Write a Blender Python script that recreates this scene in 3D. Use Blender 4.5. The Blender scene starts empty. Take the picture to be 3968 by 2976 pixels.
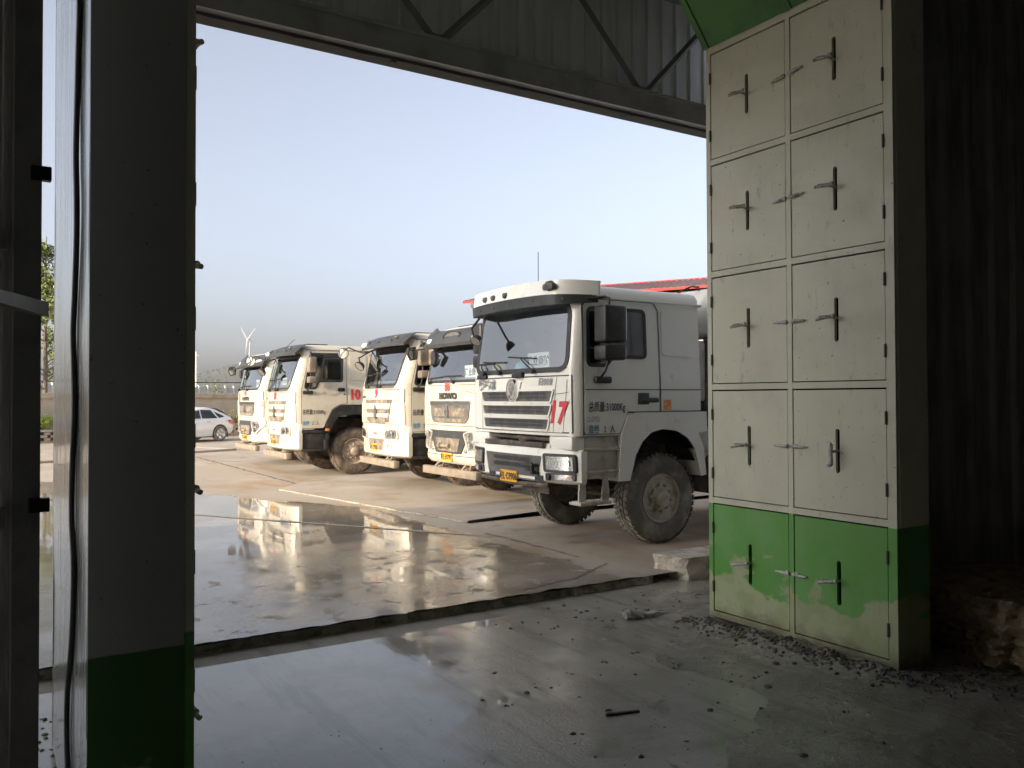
import bpy, bmesh, math, random
from mathutils import Vector, Matrix, noise as mn
random.seed(7)
SC = bpy.context.scene
COL = SC.collection
R = math.radians
PI = math.pi
# ------------------------------------------------------------------ materials
def _n(nt, typ, **kw):
    n = nt.nodes.new(typ)
    for k, v in kw.items():
        if k in n.inputs.keys() if hasattr(n.inputs, 'keys') else False: n.inputs[k].default_value = v
        else: setattr(n, k, v)
    return n
def mat(name, col, rough=.5, metal=0., col2=None, scale=4., lo=.45, hi=.65, stretch=(1, 1, 1), bump=0., bscale=40.,
        detail=5., rough2=None, spec=.5, coat=0., col3=None, scale3=30., lo3=.55, hi3=.7, emit=None):
    m = bpy.data.materials.new(name); m.use_nodes = True
    nt = m.node_tree; b = nt.nodes['Principled BSDF']; L = nt.links.new
    b.inputs['Base Color'].default_value = (*col, 1); b.inputs['Roughness'].default_value = rough
    b.inputs['Metallic'].default_value = metal; b.inputs['Specular IOR Level'].default_value = spec
    if coat: b.inputs['Coat Weight'].default_value = coat; b.inputs['Coat Roughness'].default_value = .06
    tc = nt.nodes.new('ShaderNodeTexCoord'); mp = nt.nodes.new('ShaderNodeMapping'); mp.inputs['Scale'].default_value = stretch
    L(tc.outputs['Object'], mp.inputs['Vector'])
    def mask(sc, a, z):
        nz = nt.nodes.new('ShaderNodeTexNoise'); nz.inputs['Scale'].default_value = sc; nz.inputs['Detail'].default_value = detail
        nz.inputs['Roughness'].default_value = .62
        L(mp.outputs[0], nz.inputs['Vector'])
        mr = nt.nodes.new('ShaderNodeMapRange'); mr.interpolation_type = 'SMOOTHSTEP'
        mr.inputs['From Min'].default_value = a; mr.inputs['From Max'].default_value = z
        L(nz.outputs[0], mr.inputs['Value']); return mr.outputs[0]
    last = None
    if col2 is not None:
        k = mask(scale, lo, hi)
        mx = nt.nodes.new('ShaderNodeMix'); mx.data_type = 'RGBA'
        mx.inputs[6].default_value = (*col, 1); mx.inputs[7].default_value = (*col2, 1); L(k, mx.inputs[0]); last = mx.outputs[2]
        if rough2 is not None:
            mr = nt.nodes.new('ShaderNodeMix'); mr.inputs[2].default_value = rough; mr.inputs[3].default_value = rough2
            L(k, mr.inputs[0]); L(mr.outputs[0], b.inputs['Roughness'])
    if col3 is not None:
        k = mask(scale3, lo3, hi3)
        mx = nt.nodes.new('ShaderNodeMix'); mx.data_type = 'RGBA'
        if last: L(last, mx.inputs[6])
        else: mx.inputs[6].default_value = (*col, 1)
        mx.inputs[7].default_value = (*col3, 1); L(k, mx.inputs[0]); last = mx.outputs[2]
    if last: L(last, b.inputs['Base Color'])
    if bump:
        nz = nt.nodes.new('ShaderNodeTexNoise'); nz.inputs['Scale'].default_value = bscale; nz.inputs['Detail'].default_value = 4
        L(mp.outputs[0], nz.inputs['Vector'])
        bp = nt.nodes.new('ShaderNodeBump'); bp.inputs['Strength'].default_value = bump; bp.inputs['Distance'].default_value = .02
        L(nz.outputs[0], bp.inputs['Height']); L(bp.outputs[0], b.inputs['Normal'])
    if emit:
        b.inputs['Emission Color'].default_value = (*emit, 1); b.inputs['Emission Strength'].default_value = 1
    return m
def glass_mat(name, tint, refl=.12, rough=.0):
    m = bpy.data.materials.new(name); m.use_nodes = True; nt = m.node_tree; nt.nodes.clear(); L = nt.links.new
    out = nt.nodes.new('ShaderNodeOutputMaterial'); mix = nt.nodes.new('ShaderNodeMixShader')
    tr = nt.nodes.new('ShaderNodeBsdfTransparent'); tr.inputs[0].default_value = (*tint, 1)
    gl = nt.nodes.new('ShaderNodeBsdfGlossy'); gl.inputs['Roughness'].default_value = rough; gl.inputs[0].default_value = (1, 1, 1, 1)
    fr = nt.nodes.new('ShaderNodeFresnel'); fr.inputs[0].default_value = 1.5
    ad = nt.nodes.new('ShaderNodeMath'); ad.operation = 'MULTIPLY_ADD'; ad.inputs[1].default_value = 1.6; ad.inputs[2].default_value = refl; ad.use_clamp = True
    L(fr.outputs[0], ad.inputs[0]); L(ad.outputs[0], mix.inputs[0]); L(tr.outputs[0], mix.inputs[1]); L(gl.outputs[0], mix.inputs[2])
    L(mix.outputs[0], out.inputs[0]); return m
M = {}
M['paintA'] = mat('white truck paint', (.80, .79, .72), .34, col2=(.73, .71, .62), scale=1.6, lo=.5, hi=.75, rough2=.45, coat=.35, col3=(.52, .48, .39), scale3=6, lo3=.58, hi3=.82)
M['paintB'] = mat('cream truck paint', (.50, .472, .40), .38, col2=(.42, .38, .30), scale=1.7, lo=.48, hi=.75, rough2=.48, coat=.3, col3=(.33, .26, .18), scale3=4.5, lo3=.54, hi3=.78)
M['visor'] = mat('grey visor plastic', (.034, .038, .041), .48, col2=(.055, .057, .057), scale=3, rough2=.55)
M['darkplastic'] = mat('dark grille plastic', (.085, .085, .085), .5, col2=(.16, .14, .115), scale=6, lo=.45, hi=.72)
M['mesh'] = mat('dusty grille mesh', (.14, .125, .10), .7, col2=(.27, .22, .16), scale=9)
M['black'] = mat('black rubber plastic', (.018, .018, .019), .45, col2=(.04, .037, .033), scale=6)
M['chassis'] = mat('dusty chassis steel', (.06, .052, .045), .75, col2=(.17, .135, .10), scale=5, lo=.4, hi=.7, bump=.3)
M['dirtywhite'] = mat('dirty white steel', (.50, .47, .42), .6, col2=(.30, .25, .19), scale=4, lo=.42, hi=.68)
M['beam'] = mat('dusty underrun steel', (.25, .21, .16), .7, col2=(.17, .14, .105), scale=5, lo=.4, hi=.7)
M['tyre'] = mat('dusty tyre rubber', (.07, .058, .047), .9, col2=(.22, .165, .115), scale=5, lo=.38, hi=.68, bump=.25, bscale=60)
M['tyreA'] = mat('grey tyre rubber', (.14, .135, .115), .9, col2=(.33, .305, .25), scale=4, lo=.42, hi=.72, bump=.25, bscale=60)
M['rim'] = mat('dirty wheel steel', (.40, .33, .26), .7, col2=(.24, .185, .135), scale=9, lo=.4, hi=.7)
M['rimA'] = mat('grey wheel steel', (.52, .485, .40), .65, col2=(.33, .305, .25), scale=9, lo=.4, hi=.7)
M['chrome'] = mat('chrome', (.72, .72, .72), .18, 1.)
M['silver'] = mat('silver lettering', (.42, .42, .42), .3, .9)
M['lamp'] = glass_mat('lamp lens', (.9, .92, .95), .12)
M['lampin'] = mat('lamp reflector', (.60, .60, .60), .22, .25, col2=(.28, .28, .29), scale=16, lo=.45, hi=.55)
M['glass'] = glass_mat('windscreen glass', (.74, .82, .80), .17)
M['sideglass'] = glass_mat('dark side glass', (.16, .18, .18), .03)
M['amber'] = mat('amber lens', (.75, .22, .03), .25)
M['red'] = mat('red paint lettering', (.62, .035, .05), .5, col2=(.55, .06, .07), scale=30)
M['redlens'] = mat('red tail lens', (.45, .01, .02), .15)
M['ink'] = mat('dark lettering', (.03, .032, .036), .5)
M['blueink'] = mat('blue lettering', (.10, .26, .38), .5)
M['platey'] = mat('yellow plate', (.78, .40, .025), .4, col2=(.66, .34, .04), scale=20)
M['sticker'] = mat('orange sticker', (.72, .24, .12), .5, col2=(.78, .42, .12), scale=26, lo=.5, hi=.52)
M['paper'] = mat('white card', (.82, .82, .80), .7)
M['seat'] = mat('dark seat cloth', (.05, .048, .045), .9)
M['dash'] = mat('grey dashboard', (.19, .19, .18), .7)
M['hatY'] = mat('yellow hat plastic', (.72, .66, .12), .3)
M['hatB'] = mat('cyan hat plastic', (.16, .50, .60), .3)
M['hatG'] = mat('green hat plastic', (.42, .62, .22), .3)
M['hatR'] = mat('red hat plastic', (.62, .08, .06), .3)
M['mirror'] = mat('mirror glass', (.75, .76, .76), .03, 1.)
# ------------------------------------------------------------------ mesh helpers
class MB:
    def __init__(s): s.bm = bmesh.new()
    def v(s, co): return s.bm.verts.new(co)
    def f(s, vs):
        try: return s.bm.faces.new(vs)
        except ValueError: return None
    def box(s, a, b, bev=0., mtx=None, seg=2):
        x0, y0, z0 = a; x1, y1, z1 = b
        t = bmesh.new()
        vs = [t.verts.new(c) for c in ((x0,y0,z0),(x1,y0,z0),(x1,y1,z0),(x0,y1,z0),(x0,y0,z1),(x1,y0,z1),(x1,y1,z1),(x0,y1,z1))]
        for q in ((0,3,2,1),(4,5,6,7),(0,1,5,4),(1,2,6,5),(2,3,7,6),(3,0,4,7)): t.faces.new([vs[i] for i in q])
        if bev: bmesh.ops.bevel(t, geom=list(t.edges), offset=bev, segments=seg, affect='EDGES', profile=.5)
        s.merge(t, mtx); return s
    def merge(s, t, mtx=None):
        if mtx is not None: bmesh.ops.transform(t, matrix=mtx, verts=t.verts)
        mp = {v: s.bm.verts.new(v.co) for v in t.verts}
        for f in t.faces:
            try: s.bm.faces.new([mp[v] for v in f.verts])
            except ValueError: pass
        t.free()
    def grid(s, P, closed_u=False, closed_v=False):
        rows = [[s.v(p) for p in r] for r in P]
        n = len(rows); m = len(rows[0])
        for i in range(n - (0 if closed_v else 1)):
            for j in range(m - (0 if closed_u else 1)):
                s.f([rows[i][j], rows[i][(j+1) % m], rows[(i+1) % n][(j+1) % m], rows[(i+1) % n][j]])
        return rows
    def tube(s, pts, r, n=8, cap=True):
        pts = [Vector(p) for p in pts]; rs = r if isinstance(r, (list, tuple)) else [r]*len(pts)
        rows = []; up = None
        for i, p in enumerate(pts):
            d = (pts[min(i+1, len(pts)-1)] - pts[max(i-1, 0)]).normalized()
            if up is None:
                up = Vector((0,0,1)) if abs(d.z) < .9 else Vector((1,0,0))
            a = d.cross(up).normalized(); b = a.cross(d).normalized(); up = b
            rows.append([p + rs[i]*(a*math.cos(2*PI*k/n) + b*math.sin(2*PI*k/n)) for k in range(n)])
        R_ = s.grid(rows, closed_u=True)
        if cap: s.f(R_[0][::-1]); s.f(R_[-1])
        return s
    def lathe(s, prof, c, axis='y', n=32, closed=False):
        # prof: (radius, along)
        rows = []
        for r, t in prof:
            row = []
            for k in range(n):
                a = 2*PI*k/n; u, w = r*math.cos(a), r*math.sin(a)
                row.append({'y': (c[0]+u, c[1]+t, c[2]+w), 'x': (c[0]+t, c[1]+u, c[2]+w), 'z': (c[0]+u, c[1]+w, c[2]+t)}[axis])
            rows.append(row)
        R_ = s.grid(rows, closed_u=True, closed_v=closed)
        if not closed: s.f(R_[0][::-1]); s.f(R_[-1])
        return s
    def prism(s, poly, f0, f1):
        # poly list of 2D, f0/f1 map 2D -> 3D for the two caps
        A = [s.v(f0(p)) for p in poly]; B = [s.v(f1(p)) for p in poly]; n = len(poly)
        ea = []; 
        for i in range(n): s.f([A[i], A[(i+1) % n], B[(i+1) % n], B[i]])
        fa = s.f(A[::-1]); fb = s.f(B)
        fs = [f for f in (fa, fb) if f]
        if n > 4: bmesh.ops.triangulate(s.bm, faces=fs, ngon_method='EAR_CLIP')
        return s
    def fan(s, outline, surf, off=.004, th=.012, rings=3):
        # star-shaped outline (2D) wrapped on surf(p2, off) -> 3D, with skirt
        n = len(outline); cx = sum(p[0] for p in outline)/n; cy = sum(p[1] for p in outline)/n
        rows = []
        rows.append([surf(p, off-th) for p in outline])
        for k in range(rings+1):
            t = 1 - k/(rings+1)
            rows.append([surf((cx+(p[0]-cx)*t, cy+(p[1]-cy)*t), off) for p in outline])
        R_ = s.grid(rows, closed_u=True)
        c = s.v(surf((cx, cy), off))
        for j in range(n): s.f([R_[-1][j], R_[-1][(j+1) % n], c])
        return s
    def ring(s, o, i, surf, off=.006, th=.02):
        rows = [[surf(p, off-th) for p in o], [surf(p, off) for p in o], [surf(p, off) for p in i], [surf(p, off-th) for p in i]]
        s.grid(rows, closed_u=True); return s
    def build(s, name, m=None, parent=None, smooth=True, ang=35, recalc=True):
        if recalc: bmesh.ops.recalc_face_normals(s.bm, faces=list(s.bm.faces))
        me = bpy.data.meshes.new(name); s.bm.to_mesh(me); s.bm.free()
        return link(name, me, m, parent, smooth, ang)
def link(name, me, m=None, parent=None, smooth=True, ang=35):
    if m is not None:
        for q in (m if isinstance(m, (list, tuple)) else [m]): me.materials.append(q)
    o = bpy.data.objects.new(name, me); COL.objects.link(o)
    if parent: o.parent = parent
    if smooth:
        me.polygons.foreach_set('use_smooth', [True]*len(me.polygons))
        try: me.set_sharp_from_angle(angle=R(ang))
        except Exception: pass
    return o
def tag(o, label=None, cat=None, group=None, kind=None):
    if label: o['label'] = label
    if cat: o['category'] = cat
    if group: o['group'] = group
    if kind: o['kind'] = kind
    return o
def empty(name, loc, label, cat, group=None, rz=0.):
    o = bpy.data.objects.new(name, None); COL.objects.link(o); o.location = loc; o.rotation_euler = (0, 0, rz)
    o.empty_display_size = .3
    return tag(o, label, cat, group)
def rpoly(pts, r, seg=4):
    # rounded polygon
    out = []; n = len(pts)
    rr = r if isinstance(r, (list, tuple)) else [r]*n
    for i in range(n):
        p = Vector(pts[i]); a = Vector(pts[i-1]); b = Vector(pts[(i+1) % n])
        da = (a-p); db = (b-p); la, lb = da.length, db.length; da /= la; db /= lb
        q = min(rr[i], la*.45, lb*.45)
        if q <= 1e-5: out.append((p.x, p.y)); continue
        s0 = p+da*q; s1 = p+db*q
        for k in range(seg+1):
            t = k/seg; w = s0*(1-t)**2 + p*2*t*(1-t) + s1*t*t
            out.append((w.x, w.y))
    return out
def dens(pts, step):
    out = []; n = len(pts)
    for i in range(n):
        a = Vector(pts[i]); b = Vector(pts[(i+1) % n]); k = max(1, int((b-a).length/step))
        for j in range(k): out.append(tuple(a+(b-a)*(j/k)))
    return out
def inset(pts, d):
    # inward offset for a CCW or CW simple polygon
    n = len(pts); area = sum(pts[i][0]*pts[(i+1) % n][1]-pts[(i+1) % n][0]*pts[i][1] for i in range(n)); sg = 1 if area > 0 else -1
    out = []
    for i in range(n):
        p0 = Vector(pts[i-1]); p = Vector(pts[i]); p1 = Vector(pts[(i+1) % n])
        t = (p1-p0)
        if t.length < 1e-9: t = Vector((1, 0))
        t.normalize(); nrm = Vector((-t.y, t.x))*sg
        q = p + nrm*d; out.append((q.x, q.y))
    return out
_tc = {}
def text_mesh(body, h, bold=0., shear=0., align='CENTER', sx=1.):
    cu = bpy.data.curves.new('lettering', 'FONT'); cu.body = body; cu.size = h*1.38; cu.align_x = align; cu.offset = bold; cu.shear = shear
    cu.resolution_u = 2
    o = bpy.data.objects.new('lettering_tmp', cu); COL.objects.link(o)
    dg = bpy.context.evaluated_depsgraph_get()
    me = bpy.data.meshes.new_from_object(o.evaluated_get(dg))
    bpy.data.objects.remove(o); bpy.data.curves.remove(cu)
    for v in me.vertices: v.co.x *= sx
    return me
def lettering(name, body, h, fn, m, parent, bold=0., shear=0., sx=1., align='CENTER', fit=None):
    # fn maps the flat text (tx, ty) -> 3D
    me = text_mesh(body, h, bold, shear, align, sx)
    if fit:
        xs_ = [v.co.x for v in me.vertices]; wd = max(xs_)-min(xs_)
        for v in me.vertices: v.co.x *= fit/wd
    bm = bmesh.new(); bm.from_mesh(me)
    for v in bm.verts: v.co = fn(v.co.x, v.co.y)
    bm.to_mesh(me); bm.free()
    return link(name, me, m, parent, smooth=False)
# ------------------------------------------------------------------ trucks
_wheel_cache = {}
def wheel_meshes(key, tm, rm):
    if key in _wheel_cache: return _wheel_cache[key]
    b = MB(); w = .30; Rr = .56
    prof = [(.295, .05), (.31, .02), (.36, .004), (.43, 0), (.50, .008), (.53, .025), (.545, .06), (.545, w-.06), (.53, w-.025), (.43, w), (.31, w-.02), (.295, w-.05)]
    b.lathe(prof, (0, 0, 0), 'y', 56, closed=True)
    for k in range(44):
        for row, (t0, t1, sh) in enumerate(((.012, .085, 0), (.10, .145, .5), (.155, .20, 0), (.215, w-.012, .5))):
            a = 2*PI*(k+sh)/44; da = .048
            P = []
            for rr in (.538, Rr+.006 if row in (1, 2) else Rr):
                for t in (t0, t1):
                    for aa in (a-da, a+da):
                        skew = (.03 if row < 2 else -.03)*(1 if t == t0 else -1)
                        P.append(b.v((rr*math.cos(aa+skew), t + (.006 if rr > .545 and t == t0 else 0) - (.006 if rr > .545 and t == t1 else 0), rr*math.sin(aa+skew))))
            for q in ((4,5,7,6),(0,1,5,4),(2,6,7,3),(0,4,6,2),(1,3,7,5)): b.f([P[i] for i in q])
    ty = b.build('wheel', tm, None); 
    b = MB()
    prof = [(.30, .06), (.305, .03), (.30, .012), (.285, .02), (.275, .07), (.255, .105), (.21, .112), (.197, .085), (.19, .075), (.15, .07), (.145, .03), (.10, .02), (.095, -.03), (.075, -.042), (.002, -.045)]
    b.lathe(prof, (0, 0, 0), 'y', 40)
    for k in range(10):
        a = 2*PI*k/10
        cx, cz = .17*math.cos(a), .17*math.sin(a)
        b.lathe([(.024, .08), (.024, .045), (.018, .04), (.016, .005)], (cx, 0, cz), 'y', 6)
    for k in range(10):
        a = 2*PI*(k+.5)/10
        cx, cz = .122*math.cos(a), .122*math.sin(a)
        b.lathe([(.010, .03), (.010, .012)], (cx, 0, cz), 'y', 6)
    n0 = len(b.bm.faces)
    for k in range(10):
        a = 2*PI*(k+.5)/10; 
        c = Vector((.237*math.cos(a), .1035, .237*math.sin(a))); e1 = Vector((math.cos(a), .05, math.sin(a))); e2 = Vector((-math.sin(a), 0, math.cos(a)))
        b.f([b.v(c + e1*.020*math.cos(2*PI*j/12) + e2*.030*math.sin(2*PI*j/12)) for j in range(12)])
    b.bm.faces.ensure_lookup_table()
    for f in list(b.bm.faces)[n0:]: f.material_index = 1
    ri = b.build('rim', [rm, M['black']], None)
    _wheel_cache[key] = (ty.data, ri.data)
    bpy.data.objects.remove(ty); bpy.data.objects.remove(ri)
    return _wheel_cache[key]
def put_wheel(root, key, x, y, far, tm, rm, spin=0., z=.56):
    md, rd = wheel_meshes(key, tm, rm)
    o = bpy.data.objects.new('wheel', md); COL.objects.link(o); o.parent = root
    o.location = (x, y, z); o.rotation_euler = (0, spin, PI if far else 0); o.rotation_mode = 'XYZ'
    if far: o.rotation_euler = (0, spin, PI)
    r = bpy.data.objects.new('rim', rd); COL.objects.link(r); r.parent = o
    return o
W = 2.45
class Geo:
    def __init__(s, style):
        s.st = style
        if style == 'A': s.xc = -.18; s.bow = .07; s.r = .11; s.tl = [(0, 0), (2.1, 0), (2.92, .10), (3.14, .24)]; s.roof = 3.13; s.L = 1.87
        else: s.xc = -.25; s.bow = .09; s.r = .16; s.tl = [(0, .02), (1.3, .0), (2.0, 0), (2.93, .24), (3.2, .36)]; s.roof = 3.06; s.L = 2.05
    def lean(s, z):
        t = s.tl
        for (a, x0), (b, x1) in zip(t, t[1:]):
            if z <= b: return x0+(x1-x0)*(z-a)/(b-a)
        return t[-1][1]
    def side(s, z): return 0 if z < 1.95 else .05*(z-1.95)
    def F(s, v, z):
        sd = s.side(z); u = (v-W/2)/(W/2-sd); u = max(-1, min(1, u))
        d = (1-abs(u))*(W/2-sd); e = 0
        if d < s.r: e = s.r - math.sqrt(max(0, s.r**2-(s.r-d)**2))
        return s.xc + s.lean(z) + s.bow*u*u + e
    def sf(s, p, off): return (s.F(p[0], p[1])-off, p[0], p[1])
    def ss(s, p, off): return (p[0], s.side(p[1])-off, p[1])
    def sfar(s, p, off): return (p[0], W-s.side(p[1])+off, p[1])
    def sroot(s, p): return p
def mirv(pts): return [(W-p[0], p[1]) for p in pts][::-1]
def cab_body(g, root, paint, zrows, wsz, wsfr, zbot):
    """shell of the cab with a real opening for the windscreen"""
    L = g.L; ts = [0, .04, .1, .18, .26, .30, .34, .38, .42, .48, .56, .7, .85, 1]
    z_lo = zrows[0]; zb = 1.95
    fr0 = [0, .012, .03, .05]
    rows = []
    def ringpts(z, ins, zz):
        sd = g.side(z)+ins; xn = g.F(g.side(z), z)+ins; xr = L-ins*.6
        def zz_(x):
            zl = zbot(x)
            if z < zb: return zl + (z-z_lo)/(zb-z_lo)*(zb-zl)
            return zz
        near = [(xr+(xn-xr)*(1-t), sd, zz_(xr+(xn-xr)*(1-t))) for t in [1-q for q in ts]]
        near = near[:-1] if False else near
        # front columns: corner columns, window edge, middle columns
        k = min(1, max(0, (z-wsz[0])/(wsz[1]-wsz[0]))); e = wsfr[0]+(wsfr[1]-wsfr[0])*k
        fr = [.012, .03, .05, e] + [e+(1-2*e)*q/8 for q in range(1, 8)] + [1-e, .95, .97, .988]
        fr = sorted(fr)
        sdd = g.side(z)
        front = []
        for q in fr:
            v0 = sdd+(W-2*sdd)*q
            v = W/2+(v0-W/2)*(W/2-sdd-ins)/(W/2-sdd)
            front.append((g.F(v0, z)+ins, v, zz))
        far = [(p[0], W-p[1], p[2]) for p in near][::-1]
        return near, front, far
    for z in zrows: rows.append((z, 0, z))
    R_ = g.roof
    rows += [(R_-.10, 0, R_-.10), (R_-.035, .03, R_-.035), (R_-.008, .09, R_-.008), (R_, .2, R_), (R_+.02, .5, R_+.02)]
    b = MB(); P = []
    for z, ins, zz in rows:
        n, f, fa = ringpts(z, ins, zz); P.append(n+f+fa)
    nn = len(ts); nf = 15
    vs = [[b.v(p) for p in r] for r in P]; m = len(vs[0])
    for i in range(len(vs)-1):
        zc = (rows[i][0]+rows[i+1][0])/2
        for j in range(m):
            j2 = (j+1) % m
            if nn+3 <= j < nn+nf-4 and wsz[0] < zc < wsz[1] and i < len(zrows): continue
            b.f([vs[i][j], vs[i][j2], vs[i+1][j2], vs[i+1][j]])
    b.f(vs[-1])
    return b.build('cab', paint, root, ang=40)
def plan_loft(b, path, rows):
    """path(ins) -> closed list of (x, y); rows of (z, inset, dx)"""
    rs = []
    for z, ins, dx in rows: rs.append([(p[0]+dx, p[1], z) for p in path(ins)])
    Rr = b.grid(rs, closed_u=True); b.f(Rr[0][::-1]); b.f(Rr[-1]); return b
def bez(a, b, c, n=10): 
    a, b, c = Vector(a), Vector(b), Vector(c)
    return [tuple(a*(1-t)**2+b*2*t*(1-t)+c*t*t) for t in [i/n for i in range(n+1)]]
def side_mirror(root, x0, x1, z0, z1, zs0, zs1, ya, yb, arm_top, arm_bot, shell=None):
    b = MB(); b.box((x0, ya, z0), (x1, yb, z1), .035, seg=3)
    b.box((x0, ya+.01, zs0), (x1, yb, zs1), .03, seg=3)
    xm = (x0+x1)/2-.02; ym = (ya+yb)/2
    o = b.build('side_mirror', shell or M['black'], root)
    b = MB(); b.box((x1-.002, ya+.02, z0+.03), (x1+.004, yb-.02, z1-.03)); b.box((x1-.002, ya+.03, zs0+.03), (x1+.004, yb-.02, zs1-.03))
    b.build('mirror_glass', M['mirror'], o)
    b = MB()
    b.tube([(xm, ym, zs0+.02), (xm-.02, ym+.05, zs0-.12), arm_bot], .016)
    b.box((arm_bot[0]-.10, arm_bot[1]-.04, arm_bot[2]-.07), (arm_bot[0]+.14, arm_bot[1]+.03, arm_bot[2]+.01), .02)
    b.build('mirror_foot', M['black'], o)
    b = MB(); b.tube([(xm, ym, z1-.02), (xm, ym, z1+.085), (xm+.02, ym+.1 if ym < 1 else ym-.1, z1+.11), arm_top], .018); b.build('mirror_arm', M['black'], o)
    b = MB(); b.tube([(xm, ym, z0+.01), (xm, ym, zs1-.01)], .02); b.build('mirror_link', M['black'], o)
    return o
def bow_mirror(root, pts, c, axis, ru, rv, face=None):
    """oval mirror head on a bent arm"""
    b = MB(); b.tube(pts, .016)
    c = Vector(c); ax = Vector(axis).normalized(); u = ax.cross(Vector((0, 0, 1))).normalized(); w = u.cross(ax).normalized()
    rows = []
    for r, t in ((.4, .09), (.8, .06), (1, .01), (1, -.01), (.92, -.012)):
        rows.append([c+ax*(-t)+u*ru*r*math.cos(2*PI*k/20)+w*rv*r*math.sin(2*PI*k/20) for k in range(20)])
    rr = b.grid(rows, closed_u=True); b.f(rr[0])
    o = b.build('bow_mirror', M['visor'] if face else M['black'], root)
    b = MB(); b.f([b.v(c+ax*.006+u*ru*.93*math.cos(2*PI*k/20)+w*rv*.93*math.sin(2*PI*k/20)) for k in range(20)])
    b.build('mirror_glass', M['mirror'], o, recalc=False)
    return o
def plate(root, g, vc, zc, text, off=.03, surf=None, w=.42, h=.13):
    sfn = surf or g.sf
    b = MB(); b.fan(dens(rpoly([(vc-w/2, zc-h/2), (vc+w/2, zc-h/2), (vc+w/2, zc+h/2), (vc-w/2, zc+h/2)], .012), .1), sfn, off, .012)
    o = b.build('licence_plate', M['platey'], root, smooth=False)
    lettering('plate_lettering', text, h*.62, lambda x, y: sfn((vc-x, zc-h*.30+y), off+.004), M['ink'], o, bold=.004, sx=.80)
    return o
def headlight(root, outline, surf, m_case, units, bz=.012):
    b = MB(); b.fan(outline, surf, .012, .05)
    o = b.build('headlight', M['lampin'], root)
    b = MB(); b.fan(outline, surf, .03, .02); b.build('lens', M['lamp'], o)
    b = MB()
    b.ring(inset(outline, -.010), inset(outline, bz), surf, .034, .05); b.build('headlight_bezel', m_case, o)
    b = MB()
    for (v, z, r) in units:
        for k in range(2):
            rr = r*(1-.45*k)
            pts = [(v+rr*math.cos(2*PI*i/18), z+rr*math.sin(2*PI*i/18)) for i in range(18)]
            pin = [(v+(rr-.010)*math.cos(2*PI*i/18), z+(rr-.010)*math.sin(2*PI*i/18)) for i in range(18)]
            b.ring(pts, pin, surf, .026, .02)
    b.build('bulb_ring', M['silver'], o)
    return o
def interior(g, root, seatz=2.05):
    b = MB()
    b.box((g.L-.14, .10, 1.3), (g.L-.08, W-.10, g.roof-.16)); b.box((.45, .10, g.roof-.2), (g.L-.15, W-.10, g.roof-.15)); b.box((.0, .08, 1.45), (g.L-.15, W-.08, 1.5))
    b.box((.35, .06, 1.5), (g.L-.1, .085, 2.2)); b.box((.35, W-.085, 1.5), (g.L-.1, W-.06, 2.2))
    for y in (.42, 1.6):
        b.box((.95, y, 1.5), (1.40, y+.46, 1.80), .05); b.box((1.32, y, 1.75), (1.46, y+.46, 2.35), .05); b.box((1.34, y+.12, 2.37), (1.43, y+.34, 2.56), .04)
    o = b.build('cab_interior', M['seat'], root)
    b = MB(); x0 = g.F(W/2, 2.1)+.06
    n = 9; P = []
    for z, dx in ((1.6, .05), (2.08, .05), (2.13, .12), (2.12, .30), (2.02, .42), (1.5, .42)):
        P.append([(max(g.F(v, 2.08)+dx, -9), v, z) for v in [.10+(W-.2)*i/n for i in range(n+1)]])
    b.grid(P); b.build('dashboard', M['dash'], root)
    b = MB(); c = Vector((.52, .62, 2.14)); ax = Vector((-.75, 0, .66)).normalized(); u = Vector((0, 1, 0)); w = ax.cross(u)
    b.tube([c+u*.22*math.cos(2*PI*k/24)+w*.22*math.sin(2*PI*k/24) for k in range(25)], .014, 6, cap=False)
    b.tube([c, c+Vector((-.2, 0, -.25))], .02, 6); b.tube([c-u*.21, c+u*.21], .012, 5)
    b.build('steering_wheel', M['black'], root)
def wipers(g, root, spec, zb):
    b = MB()
    for v0, v1, z0, z1, dz in spec:
        p0 = Vector(g.sf((v0, zb), .03)); p1 = Vector(g.sf((v1, z0), .03)); b.tube([p0, (p0+p1)/2+Vector((-.02, 0, .01)), p1], [.014, .010, .007], 6)
        q = [Vector(g.sf((v1+dv, z0+dz*t), .02)) for dv, t in ((-.34, -1), (-.1, -.3), (.1, .3), (.30, 1))]; b.tube(q, .011, 5)
        b.lathe([(.028, -.03), (.028, .02)], (p0.x, p0.y, p0.z), 'x', 8)
    return b.build('wiper', M['black'], root)
def windscreen(g, root, z0, z1, e0, e1, r=.09, gasket=.05, mg='black'):
    def o_(d, zz0, zz1):
        sA, sB = g.side(zz0), g.side(zz1); wA, wB = W-2*sA, W-2*sB
        return [(sA+wA*e0-d, zz0), (W-sA-wA*e0+d, zz0), (W-sB-wB*e1+d, zz1), (sB+wB*e1-d, zz1)]
    base = rpoly(o_(.025, z0-.025, z1+.025), r, 6); base = dens(base, .09)
    b = MB(); b.fan(base, g.sf, .006, .004, 5); gl = b.build('windscreen', M['glass'], root)
    b = MB(); b.ring(inset(base, -.012), inset(base, gasket), g.sf, .010, .02); b.build('windscreen_seal', M[mg], gl)
    return gl
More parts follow.
